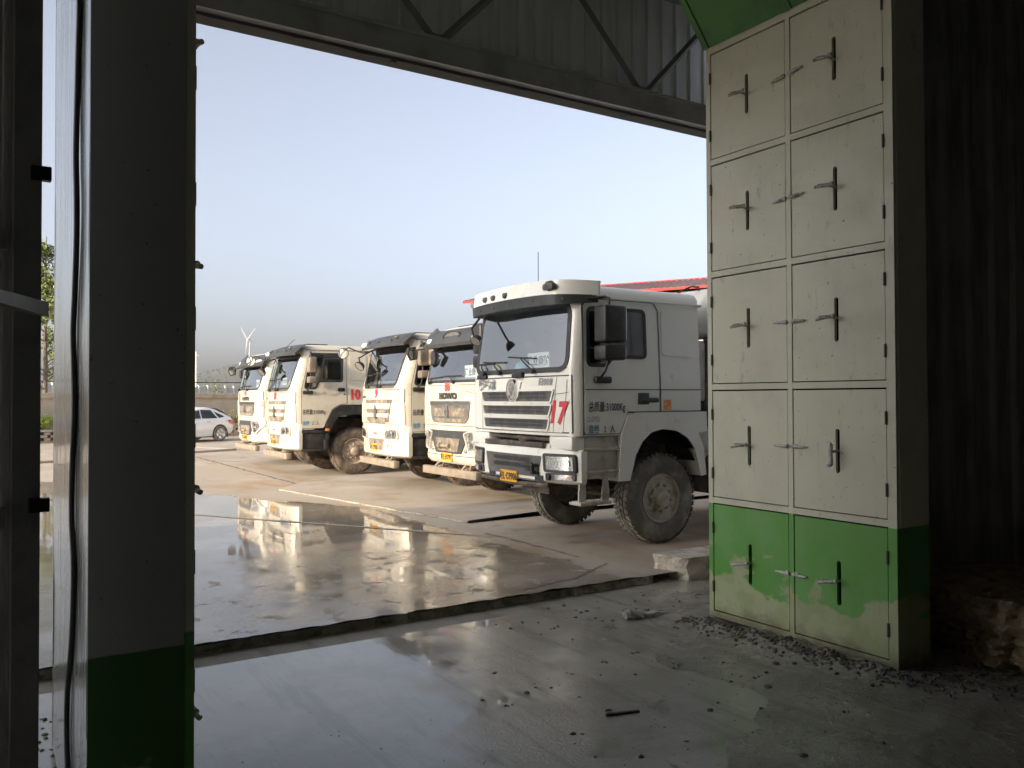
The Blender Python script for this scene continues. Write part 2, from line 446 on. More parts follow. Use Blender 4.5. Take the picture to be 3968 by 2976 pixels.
def underbody(root, key, tm, rm, drum=True, x1=1.2, tank=True):
    b = MB()
    for y in (.75, 1.58): b.box((-.05, y, .72), (9.0, y+.12, .98))
    b.box((.1, .85, .62), (1.9, 1.5, 1.35)); b.box((.15, .5, 1.0), (.75, 1.9, 1.3), .05)
    for xa in (x1, x1+1.85, 6.4, 7.75): b.tube([(xa, .35, .56), (xa, 2.1, .56)], .09, 10); 
    for xa in (x1, x1+1.85):
        for y in (.72, 1.66): b.tube([(xa-.75, y, .72), (xa-.4, y, .62), (xa, y, .60), (xa+.4, y, .62), (xa+.75, y, .72)], .045, 6)
    for y in (.62, 1.78): b.tube([(x1-.05, y, .6), (x1+.02, y, 1.25)], .035, 8)
    b.box((.7, .6, 1.0), (1.8, 1.85, 1.34), .03); b.tube([(.2, .55, .75), (.9, .5, .66), (1.3, .4, .6)], .03, 6)
    b.box((2.2, .05, .55), (2.9, .55, 1.05), .04); b.box((3.9, .02, .5), (5.2, .6, 1.0), .06); b.box((3.9, 1.85, .5), (5.2, W-.02, 1.0), .06)
    b.build('chassis', M['chassis'], root)
    for i, xa in enumerate((x1, x1+1.85)):
        put_wheel(root, key, xa, .10, False, tm, rm, i*.4+.2); put_wheel(root, key, xa, W-.10, True, tm, rm, i*.3)
    for i, xa in enumerate((6.4, 7.75)):
        put_wheel(root, key, xa, .06, False, tm, rm, i*.4); put_wheel(root, key, xa, W-.06, True, tm, rm, i*.3)
    # drum
    c = Vector((3.15, W/2, 1.9)); ax = Vector((1, 0, .10)).normalized(); u = Vector((0, 1, 0)); w = ax.cross(u)
    b = MB(); rows = []
    for r, t in ((.02, -.05), (.3, -.03), (.55, .1), (.72, .35), (.92, 1.0), (1.0, 1.8), (1.0, 2.9), (.85, 3.9), (.6, 4.8), (.45, 5.1), (.02, 5.1)):
        rows.append([c+ax*t+u*r*math.cos(2*PI*k/36)+w*r*math.sin(2*PI*k/36) for k in range(36)])
    b.grid(rows, closed_u=True); b.build('mixer_drum', M['paintA'], root)
    b = MB(); b.box((2.75, .7, .98), (3.05, 1.75, 1.75), .03); b.box((7.4, .6, .98), (7.8, 1.85, 1.7), .03); b.box((8.2, .95, .9), (9.1, 1.5, 2.9), .06)
    b.tube([(2.2, .5, 1.0), (2.2, .5, 2.35)], .05, 8); b.box((2.1, .25, 1.0), (2.45, .8, 1.5), .05)
    b.build('drum_pedestal', M['dirtywhite'], root)
def quad(v0, z0, v1, z1, r=.015): return dens(rpoly([(v0, z0), (v1, z0), (v1, z1), (v0, z1)], r, 3), .1)
def sym(pts): return pts + [(W-p[0], p[1]) for p in pts][::-1]
def seam(b, g, pts, surf, w=.007, off=.0035):
    for a, c in zip(pts, pts[1:]):
        a = Vector(a); c = Vector(c); n = max(1, int((c-a).length/.08)); t = (c-a).normalized(); nr = Vector((-t.y, t.x))*w/2
        rows = [[surf(tuple(a+(c-a)*(i/n)+nr*s), off) for s in (-1, 1)] for i in range(n+1)]
        b.grid(rows)
def door_set(g, root, paint, outline, win, far=False, seal=.03):
    sf = g.sfar if far else g.ss
    b = MB(); b.fan(dens(rpoly(outline, .03, 3), .12), sf, .009, .02, 2); d = b.build('door', paint, root)
    b = MB(); o = dens(rpoly(outline, .03, 3), .12); b.ring(inset(o, -.010), inset(o, .004), sf, .004, .004); b.build('door_seal', M['ink'], d)
    wn = dens(rpoly(win, .07, 4), .12)
    b = MB(); b.fan(wn, sf, .013, .01, 2); b.build('door_window', M['sideglass'], d)
    b = MB(); b.ring(inset(wn, -.012), inset(wn, seal), sf, .019, .02); b.build('window_seal', M['black'], d)
    return d
def mass_text(d, g, x, z, h, extra=None):
    lettering('weight_lettering', '总质量:31000Kg', h*.74, lambda tx, ty: g.ss((x+tx, z+ty), .016), M['ink'], d, bold=.0012, align='LEFT', fit=.54)
    lettering('seat_lettering', '准乘', h*.6, lambda tx, ty: g.ss((x+tx, z-.25+ty), .016), M['blueink'], d, bold=.003, align='LEFT', fit=.155)
    lettering('seat_lettering', '2  人', h*.6, lambda tx, ty: g.ss((x+.22+tx, z-.25+ty), .016), M['ink'], d, align='LEFT', fit=.17)
def truckA(loc):
    g = Geo('A'); root = empty('mixer_truck', loc, 'white concrete mixer truck with red 17 on its front, nearest in the row', 'truck', 'mixer trucks parked in a row')
    paint = M['paintA']
    cab_body(g, root, paint, [1.36, 1.5, 1.65, 1.95, 2.06, 2.14, 2.32, 2.5, 2.7, 2.90, 2.97, 3.0], (2.14, 2.90), (.055, .06), lambda x: 1.36)
    interior(g, root)
    windscreen(g, root, 2.14, 2.90, .055, .06, r=.18, gasket=.05)
    # inner sun strip at the top of the glass
    # side: door, rear panels
    d = door_set(g, root, paint, [(.03, 1.385), (.55, 1.385), (.67, 1.63), (1.17, 1.63), (1.17, 2.86), (1.10, 2.95), (.10, 2.95), (.03, 2.85)],
                 [(.075, 2.17), (.36, 2.17), (.46, 2.275), (.97, 2.275), (.97, 2.855), (.10, 2.855)])
    mass_text(d, g, .08, 1.65, .125)
    lettering('power_lettering', '375', .06, lambda tx, ty: g.ss((.065+tx, 1.525+ty), .016), M['silver'], d, bold=.006, fit=.18, align='LEFT')
    b = MB(); b.box((.84, -.045, 1.745), (1.14, -.012, 1.80), .015); b.box((.83, -.022, 1.72), (1.0, -.005, 1.86), .01); b.build('door_handle', M['visor'], d)
    door_set(g, root, paint, [(.03, 1.385), (.55, 1.385), (.67, 1.63), (1.17, 1.63), (1.17, 2.86), (1.10, 2.95), (.10, 2.95), (.03, 2.85)],
             [(.075, 2.17), (.36, 2.17), (.46, 2.275), (.97, 2.275), (.97, 2.855), (.10, 2.855)], far=True)
    b = MB(); b.fan(dens(rpoly([(1.235, 2.32), (1.76, 2.30), (1.745, 2.87), (1.235, 2.87)], .06), .12), g.ss, .010, .012); b.build('cab_panel', paint, root)
    b = MB(); b.fan(dens(rpoly([(1.20, 1.645), (1.855, 1.645), (1.855, 1.89), (1.20, 1.89)], .012), .12), g.ss, .012, .015)
    b.fan(dens(rpoly([(1.20, 1.905), (1.855, 1.905), (1.86, 2.09), (1.20, 2.10)], .012), .12), g.ss, .008, .012); b.build('side_flap', paint, root)
    b = MB(); b.fan(dens(rpoly([(1.235, 1.655), (1.36, 1.655), (1.36, 1.775), (1.235, 1.775)], .006), .05), g.ss, .016, .004, 1); b.build('warning_sticker', M['sticker'], root, smooth=False)
    b = MB(); b.box((1.80, .0, 2.945), (1.90, W, 2.965), .006); b.box((.2, -.012, 2.955), (1.88, .03, 2.975), .006); b.box((.2, W-.03, 2.955), (1.88, W+.012, 2.975), .006); b.build('roof_gutter', paint, root)
    b = MB(); seam(b, g, [(.015, 1.37), (.015, 2.06), (.03, 2.93)], g.ss, .018, .011); seam(b, g, [(.03, 1.898), (1.86, 1.898)], g.ss, .010, .0165); seam(b, g, [(1.185, 1.63), (1.185, 2.86), (1.12, 2.955)], g.ss, .014, .0105); seam(b, g, [(.66, 1.632), (1.95, 1.632)], g.ss, .010, .0135)
    b.build('side_seam', M['ink'], root)
    # front details
    b = MB()
    b.fan(sym_poly([(.20, 1.40), (.12, 2.02)], .03), g.sf, .010, .02); fp = b.build('front_panel', paint, root)
    b = MB(); seam(b, g, [(.05, 1.40), (.06, 2.06), (2.39, 2.06), (2.40, 1.40), (.05, 1.40)], g.sf, .014, .004); seam(b, g, [(.37, 1.40), (.335, 1.86), (.30, 2.05)], g.sf, .008, .013); seam(b, g, [(2.08, 1.40), (2.115, 1.86), (2.15, 2.05)], g.sf, .008, .013)
    seam(b, g, [(.335, 1.845), (.10, 1.865)], g.sf, .006, .013)
    b.build('panel_gap', M['ink'], fp)
    rows3 = [(.36, .42, 1.89, 1.755), (.40, .45, 1.715, 1.595), (.44, .48, 1.555, 1.425)]
    for k, (a, c, zt, zb) in enumerate(rows3):
        o = dens(rpoly([(c, zb), (W-c, zb), (W-a, zt), (a, zt)], .02), .1)
        b = MB(); b.fan(o, g.sf, .012, .012); gr = b.build('grille', M['darkplastic'], root)
        b = MB(); n = 6
        # perforated strips: two rows of slim bars
        for (p, q) in ((.62, .84), (.28, .50)):
            za = zb+(zt-zb)*p; zc = zb+(zt-zb)*q
            for h in range(46):
                v = c+.10+(W-2*c-.2)*h/45
                if k == 0 and abs(v-W/2) < .17: continue
                pts = [(v-.012, za), (v+.004, za), (v+.016, zc), (v, zc)]
                b.f([b.v(g.sf(t, .016)) for t in pts])
        b.build('grille_mesh', M['ink'], gr, smooth=False)
        b = MB(); b.ring(inset(o, -.018), inset(o, .006), g.sf, .030, .03); b.build('grille_frame', paint, gr)
    # emblem
    b = MB(); cv, cz = W/2, 1.905
    el = lambda a, r: [(cv+a*.115*math.cos(2*PI*i/28), cz+a*.135*math.sin(2*PI*i/28)) for i in range(28)]
    b.fan([(cv+.20, 2.0), (cv-.20, 2.0), (cv-.13, 1.82), (cv-.07, 1.765), (cv+.07, 1.765), (cv+.13, 1.82)], g.sf, .03, .03)
    em = b.build('emblem_base', paint, root)
    b = MB(); b.ring(el(1, 0), el(.80, 0), g.sf, .055, .03)
    S = [(.055, .08), (-.02, .08), (-.055, .05), (-.055, .005), (-.02, -.01), (-.02, -.075), (.0, -.075), (.0, .01), (-.03, .025), (-.03, .045), (-.01, .06), (.055, .06)]
    for sg in (1, -1):
        pts = [(cv-sg*p[0]*1.1, cz+sg*p[1]*1.05) for p in S]
        b.prism(pts, lambda p: g.sf(p, .03), lambda p: g.sf(p, .052))
    b.build('emblem', M['chrome'], em)
    lettering('maker_lettering', '陕汽·德龙', .10, lambda x, y: g.sf((2.20-x, 1.925+y), .02), M['silver'], root, bold=.007, sx=.88, align='LEFT')
    lettering('series_lettering', 'F3000', .085, lambda x, y: g.sf((.66-x, 1.955+y), .02), M['silver'], root, bold=.005, sx=.92, align='LEFT', shear=.25)
    lettering('number_lettering', '1', .245, lambda x, y: g.sf((.385-x, 1.525+y), .016), M['red'], root, bold=.019, shear=.22, sx=.8)
    lettering('number_lettering', '7', .245, lambda x, y: g.sf((.225-x, 1.515+y), .016), M['red'], root, bold=.019, shear=.22, sx=.8)
    # upper fairing and visor
    def up(u, d, dz=0):
        return Vector((-.33+.09*u*u+.44*abs(u)**9+d, W/2+(W/2+.05)*u, 0))
    us = [-1+2*i/48 for i in range(49)]
    def arch(u): return .055*(1-u*u)
    b = MB(); P = []
    for zb_, zt_, d in (('b', 0, .05), ('b', 0, 0), ('b', 1, .035), ('b', 1, .10)):
        row = []
        for u in us:
            t = abs(u)**8
            z = (2.985+arch(u)*.4+.0*t) if zt_ == 0 else (3.165+arch(u)*.4-.01*t)
            p = up(u, d*(1-.6*t)); row.append((p.x, p.y, z))
        P.append(row)
    b.grid(P, closed_v=True)
    for e in (0, -1): b.f([b.v(P[i][e]) for i in range(4)])
    fa = b.build('roof_fairing', paint, root, ang=50)
    for u, s in ((-.72, 1.3), (-.02, .8), (.22, .8), (.40, .8), (.80, 1.)):
        b = MB(); p = up(u, 0); b.lathe([(.02, -.03), (.042*s, -.02), (.05*s, .02), (.05*s, .05)], (p.x, p.y, 3.07+arch(u)*.4+(.02 if s > 1 else -.02)), 'x', 14)
        if s > 1: b.box((p.x-.03, p.y-.11, 3.05), (p.x+.05, p.y+.11, 3.135), .03)
        b.build('marker_lamp', M['darkplastic'], fa)
    b = MB(); P = []
    for k, d in ((0, .05), (1, .0), (2, -.01), (3, .06)):
        row = []
        for i, u0 in enumerate(us):
            u = u0*.985; t = abs(u)**6
            zlow = 2.86+.03*(1-u*u)+(.05*t)
            z = {0: 2.99+arch(u)*.4, 1: 2.99+arch(u)*.4, 2: zlow, 3: zlow}[k]
            p = up(u, d-.012 if k in (1, 2) else d); row.append((p.x+.02*(k in (2, 3)), p.y, z))
        P.append(row)
    b.grid(P, closed_v=True); vi = b.build('sun_visor', M['visor'], root, ang=50)
    for u in (-.85, -.5, -.1, .2, .5, .85):
        b = MB(); p = up(u, -.012); b.lathe([(.012, -.006), (.012, .01)], (p.x, p.y, 2.945), 'x', 8); b.build('visor_bolt', M['darkplastic'], vi)
    # bumper
    def path(ins):
        pts = []
        for i in range(33):
            u = -1+2*i/32
            pts.append((-.23+.08*u*u+.12*abs(u)**7+ins, W/2+(W/2+.02-ins*.6)*u))
        return [(.05, -.02+ins*.6)] + pts + [(.05, W+.02-ins*.6)]
    sb = lambda p, off: (-.23+.08*((p[0]-W/2)/(W/2))**2+.12*abs((p[0]-W/2)/(W/2+.02))**7-off, p[0], p[1])
    b = MB(); plan_loft(b, path, [(.80, .06, 0), (.83, .012, 0), (.97, 0, 0), (1.17, 0, 0), (1.205, .02, 0), (1.215, .07, 0)]); bu = b.build('bumper', paint, root, ang=45)
    b = MB(); b.box((-.16, .45, 1.2), (.2, W-.45, 1.26), .02); b.box((-.14, .02, 1.2), (.05, .50, 1.36), .03); b.box((-.14, W-.5, 1.2), (.05, W-.02, 1.36), .03); b.build('bumper_riser', paint, bu)
    b = MB(); b.box((-.215, .52, 1.21), (-.16, W-.52, 1.275), .01); b.tube([(-.12, .5, 1.31), (-.12, 1.9, 1.32)], .022, 8); b.tube([(-.1, .8, 1.33), (-.15, 1.0, 1.30), (-.1, 1.3, 1.33)], .02, 6); b.box((-.13, 1.05, 1.25), (-.08, 1.2, 1.34)); b.build('front_crossbar', M['chassis'], root)
    b = MB(); b.fan(dens(rpoly([(.63, .865), (1.82, .865), (1.90, 1.115), (.55, 1.115)], .03), .1), sb, .006, .012); bp = b.build('bumper_grille', M['darkplastic'], bu)
    b = MB()
    for za, zc in ((1.035, 1.085), (.955, 1.01)):
        for h in range(30):
            v = .78+h*.03; b.f([b.v(sb(t, .010)) for t in ((v-.01, za), (v+.006, za), (v+.016, zc), (v, zc))])
    b.build('grille_mesh', M['ink'], bp, smooth=False)
    b = MB(); b.box((-.29, .70, .93), (-.20, .80, 1.0), .01); b.box((-.32, .60, .985), (-.21, .86, 1.025), .012); b.tube([(-.30, .63, .92), (-.30, .63, 1.04)], .02, 8); b.box((-.32, .60, .90), (-.23, .66, .94), .01); b.build('tow_hitch', M['ink'], bu)
    for v in (.60, 1.72):
        b = MB(); b.fan(quad(v-.07, .815, v+.09, .885), sb, .004, .01); b.build('tow_recess', M['ink'], bu)
    for mir in (False, True):
        mm = (lambda pts: mirv(pts)) if mir else (lambda pts: pts)
        o = dens(rpoly(mm([(.02, .945), (.47, .945), (.49, 1.145), (.03, 1.145)]), .03), .08)
        hl = headlight(root, o, sb, M['visor'], [(W-.34 if mir else .34, 1.045, .075), (W-.14 if mir else .14, 1.045, .085)], .022)
        o2 = dens(rpoly(mm([(.04, .845), (.47, .835), (.47, .925), (.03, .93)]), .02), .08)
        b = MB(); b.fan(o2, sb, .014, .03); fl = b.build('fog_light', M['darkplastic'], root)
        v = W-.40 if mir else .40
        b = MB(); c = sb((v, .882), .02); b.lathe([(.034, 0), (.038, -.012), (.034, -.02), (.026, -.012)], c, 'x', 14); b.build('lamp_ring', M['ink'], fl)
        b = MB(); b.fan(dens(rpoly(mm([(.06, .855), (.30, .85), (.30, .915), (.06, .915)]), .01), .08), sb, .022, .012); b.build('lens', M['lampin'], fl)
        b = MB(); b.fan(quad(*( (W-.12, .875, W-.08, .90) if mir else (.08, .875, .12, .90) )), sb, .028, .01); b.build('indicator', M['amber'], fl)
    plate(root, g, 1.27, .835, '皖L·C9906', .02, sb, w=.42, h=.14)
    b = MB(); b.tube([(-.2, .4, .78), (-.22, 1.1, .755), (-.2, 2.0, .78)], .03, 6); b.build('skid_bar', M['chassis'], bu)
    # wing and steps
    wing = [(.51, .82), (.55, 1.34), (.66, 1.60), (.78, 1.625), (1.94, 1.625), (1.95, 1.375), (1.80, 1.36), (1.89, 1.17), (1.93, .83), (1.85, .82), (1.74, 1.16), (1.60, 1.31), (1.42, 1.395), (1.2, 1.42), (1.02, 1.385), (.88, 1.28), (.77, 1.12), (.68, .82)]
    for far in (False, True):
        b = MB(); ya, yb = (-.035, .36) if not far else (W-.36, W+.035)
        b.prism(wing, lambda p: (p[0], ya, p[1]), lambda p: (p[0], yb, p[1])); wg = b.build('wheel_arch', paint, root, ang=30)
        b = MB(); pts = [(1.2+.70*math.cos(a), .60+.76*math.sin(a)) for a in [PI*(.08+.84*i/20) for i in range(21)]]
        b.grid([[(p[0], y, p[1]) for p in pts] for y in (ya+.06, yb+.02 if not far else yb-.3)]); b.build('arch_liner', M['black'], wg)
        y0, y1 = (-.02, .42) if not far else (W-.42, W+.02)
        b = MB(); b.box((.04, y0+.05, .86), (.55, y1, 1.36), .02); b.box((.0, y0, 1.19), (.56, y1, 1.225), .008); b.box((.03, y0, .935), (.54, y1, .965), .008); b.build('step_box', M['dirtywhite'], root)
        if not far:
            b = MB(); b.box((-.04, y0, .565), (.42, y0+.24, .60), .006)
            for k in range(9): b.box((-.02+.047*k, y0+.03, .60), (.0+.047*k, y0+.21, .608))
            st = b.build('boarding_step', M['dirtywhite'], root)
            for xa in (.0, .34):
                b = MB(); b.prism([(xa-.03, .60), (xa+.06, .60), (xa+.075, .70), (xa+.05, .88), (xa-.01, .88), (xa-.03, .70)], lambda p: (p[0], y0+.05, p[1]), lambda p: (p[0], y0+.075, p[1])); b.tube([(xa+.015, y0+.045, .74), (xa+.015, y0+.052, .74)], .024, 12); b.build('step_hanger', M['dirtywhite'], st)
    side_mirror(root, .075, .39, 2.43, 2.85, 2.23, 2.40, -.36, -.12, (.06, -.02, 2.94), (.26, -.02, 2.04))
    side_mirror(root, .075, .39, 2.43, 2.85, 2.23, 2.40, W+.12, W+.36, (.06, W+.02, 2.94), (.26, W+.02, 2.04))
    bow_mirror(root, [(-.20, 2.10, 2.86), (-.34, 2.06, 2.72), (-.40, 1.88, 2.58)], (-.40, 1.84, 2.54), (-.6, -.2, -.5), .085, .075)
    wipers(g, root, [(2.0, 2.12, 2.25, 0, .0), (1.55, 1.78, 2.265, 0, .012), (.75, 1.08, 2.30, 0, .02)], 2.12)
    for q in (((-.23, .98, 2.05), (-.09, 1.22, 2.12)), ((-.19, 1.95, 2.05), (-.03, 2.2, 2.11))):
        b = MB(); b.box(*q, bev=.015); b.build('wiper_cover', M['black'], root)
    underbody(root, 'A', M['tyreA'], M['rimA'], x1=1.30)
    # transverse water tank
    b = MB(); b.lathe([(.01, .16), (.12, .165), (.22, .19), (.30, .25), (.335, .33), (.335, 2.1), (.30, 2.2), (.2, 2.26), (.01, 2.28)], (2.42, 0, 2.92), 'y', 36); tk = b.build('water_tank', M['paintA'], root)
    lettering('tank_lettering', '钅', .12, lambda x, y: (2.36+x, .165+.012*abs(x), 2.97+y), M['ink'], tk, bold=.004)
    lettering('tank_lettering', '15', .13, lambda x, y: (2.36+x, .165, 2.82+y), M['ink'], tk, bold=.008, shear=.1, sx=.9)
    b = MB(); b.box((2.24, .150, 2.70), (2.46, .162, 2.80)); b.build('tank_sticker', M['sticker'], tk)
    b = MB(); b.box((2.0, .30, 1.75), (2.6, 1.7, 2.55), .05); b.build('expansion_tank', M['dirtywhite'], tk)
    b = MB(); b.tube([(1.9, .5, 3.15), (2.0, .45, 3.22), (2.12, .42, 3.27), (2.25, .42, 3.27), (2.25, .42, 3.22)], .014, 6)
    b.box((2.05, .35, 1.0), (2.5, 1.9, 1.75), .05); b.tube([(2.30, .30, 1.5), (2.30, .30, 2.6)], .065, 10); b.tube([(2.12, .45, 1.5), (2.10, .45, 2.4)], .03, 8); b.box((2.2, .2, 1.42), (2.42, .6, 1.55), .02); b.build('tank_pipe', M['chassis'], tk)
    return root, g
def sym_poly(half, r):
    pts = half + [(W-p[0], p[1]) for p in half][::-1]
    return dens(rpoly(pts, r), .1)
ARCH = [(.56, 1.10), (.61, 1.27), (.75, 1.54), (.94, 1.655), (1.13, 1.665), (3, 1.665)]
def zbotB(x):
    if x <= .56: return 1.10
    for (a, z0), (b, z1) in zip(ARCH, ARCH[1:]):
        if x <= b: return z0+(z1-z0)*(x-a)/(b-a)
    return 1.665
def common_howo(loc, label, style, gx):
    g = Geo('B'); root = empty('mixer_truck', loc, label, 'truck', 'mixer trucks parked in a row'); paint = M['paintB']
    wz = (2.06, 2.80); we = (.125, .05)
    if style == 'C': wz = (2.08, 2.72); we = (.10, .055)
    cab_body(g, root, paint, [1.10, 1.3, 1.5, 1.75, 1.95, 2.0, wz[0], 2.25, 2.45, 2.62, wz[1], 2.86, 2.92], wz, we, zbotB)
    interior(g, root)
    windscreen(g, root, wz[0], wz[1], we[0], we[1], r=.08 if style == 'B' else .12, gasket=.035)
    outl = [(.025, 1.13), (.54, 1.13), (.60, 1.29), (.74, 1.56), (.93, 1.675), (1.10, 1.685), (1.08, 2.90), (.25, 2.90), (.025, 2.0)]
    win = [(.085, 2.03), (.36, 2.03), (.43, 2.20), (1.00, 2.20), (1.00, 2.86), (.245, 2.855)]
    d = door_set(g, root, paint, outl, win); door_set(g, root, paint, outl, win, far=True)
    b = MB(); o = dens(rpoly([(.50, 2.24), (.965, 2.235), (.965, 2.74), (.55, 2.735)], .04), .1); b.ring(inset(o, -.012), inset(o, .006), g.ss, .020, .01); b.build('window_bar', M['visor'], d)
    mass_text(d, g, .04, 1.455, .125)
    b = MB(); b.box((.88, -.028, 1.975), (1.045, -.008, 2.055), .02); b.lathe([(.018, -.02), (.018, -.005)], (1.035, 0, 1.905), 'y', 12); b.build('door_handle', M['black'], d)
    b = MB(); b.fan(dens(rpoly([(1.17, 2.235), (1.57, 2.235), (1.60, 2.83), (1.18, 2.83)], .06), .1), g.ss, .012, .014); b.build('cab_panel', paint, root)
    b = MB(); b.fan(dens(rpoly([(1.15, 1.71), (1.62, 1.71), (1.62, 2.06), (1.15, 2.06)], .03), .1), g.ss, .008, .01); b.build('side_flap', paint, root)
    b = MB(); seam(b, g, [(.12, 2.93), (2.03, 2.93)], g.ss, .016, .004); b.build('gutter_line', M['ink'], root)
    b = MB(); b.box((.30, .5, 3.075), (.80, 1.9, 3.10), .008); b.build('roof_hatch', M['visor'], root)
    # wheel arch in dark plastic, step box
    arch = [(.56, 1.04), (.61, 1.27), (.75, 1.54), (.94, 1.655), (1.13, 1.665), (2.0, 1.665), (2.0, 1.435), (1.13, 1.43), (.91, 1.39), (.77, 1.24), (.69, 1.03)]
    for far in (False, True):
        ya, yb = (-.04, .34) if not far else (W-.34, W+.04)
        b = MB(); b.prism(arch, lambda p: (p[0], ya, p[1]), lambda p: (p[0], yb, p[1])); wg = b.build('wheel_arch', M['black'], root)
        b = MB(); b.box((.57, ya-.008, 1.06), (.67, ya+.01, 1.115), .006); b.build('side_marker', M['amber'], wg)
        b = MB(); y0, y1 = (-.02, .5) if not far else (W-.5, W+.02)
        b.box((.03, y0+.04, .62), (.64, y1, 1.07), .02); b.box((.02, y0, 1.02), (.62, y1, 1.085), .01); b.box((.55, y0, .60), (.66, y1, .86), .015); b.box((.02, y0, .60), (.64, y1, .655), .01); b.box((.60, y0+.03, .85), (.68, y1, 1.08), .01); b.build('step_box', M['black'], root)
    # underrun bar
    b = MB(); b.box((-.30, .12, .425), (-.17, 2.18, .565), .02); ub = b.build('underrun_bar', M['beam'], root)
    for v in (.62, 1.66):
        b = MB(); b.tube([(-.22, v-.14, .56), (-.05, v, .78)], .022, 6); b.tube([(-.22, v+.14, .56), (-.05, v, .78)], .022, 6); b.tube([(-.22, v, .56), (.2, v, .62)], .03, 6); b.build('bar_strut', M['beam'], ub)
    side_mirror(root, .10, .29, 2.40, 2.76, 2.16, 2.31, -.33, -.11, (.25, -.0, 2.86), (.14, -.02, 1.98), M['chassis2'])
    side_mirror(root, .10, .29, 2.40, 2.76, 2.16, 2.31, W+.11, W+.33, (.25, W, 2.86), (.14, W+.02, 1.98), M['chassis2'])
    underbody(root, 'B', M['tyre'], M['rim'], x1=1.34)
    return g, root, paint, d
M['chassis2'] = mat('dusty mirror housing', (.13, .11, .09), .6, col2=(.24, .19, .14), scale=5)
def bar_path(g, fo, zc):
    def path(ins):
        pts = []
        for i in range(33):
            u = -1+2*i/32; pts.append((fo(u)+ins, W/2+(W/2+.015-ins*.6)*u))
        return [(.04, -.015+ins*.6)] + pts + [(.04, W+.015-ins*.6)]
    return path
def visor_strip(root, g, rows, u0=1.0, m='visor', lift=None):
    us = [-u0+2*u0*i/40 for i in range(41)]; b = MB(); P = []
    front = []; back = []
    for z, d in rows:
        front.append((z, d, 0)); back.append((z, d-.03, 1))
    for z, d, k in front + back[::-1]:
        r = []
        for u in us:
            v = W/2+W/2*u; zz = z + (lift(u)*(z-rows[0][0])/(rows[-1][0]-rows[0][0]) if lift else 0)
            r.append((g.F(min(max(v, .13), W-.13), z)-d + .30*max(0, abs(u)-.90)**1.0*1.2, v, zz))
        P.append(r)
    b.grid(P, closed_v=True)
    for s in (0, -1):
        b.f([b.v(P[i][s]) for i in range(len(P))])
    return b.build('sun_visor', M[m], root, ang=40)
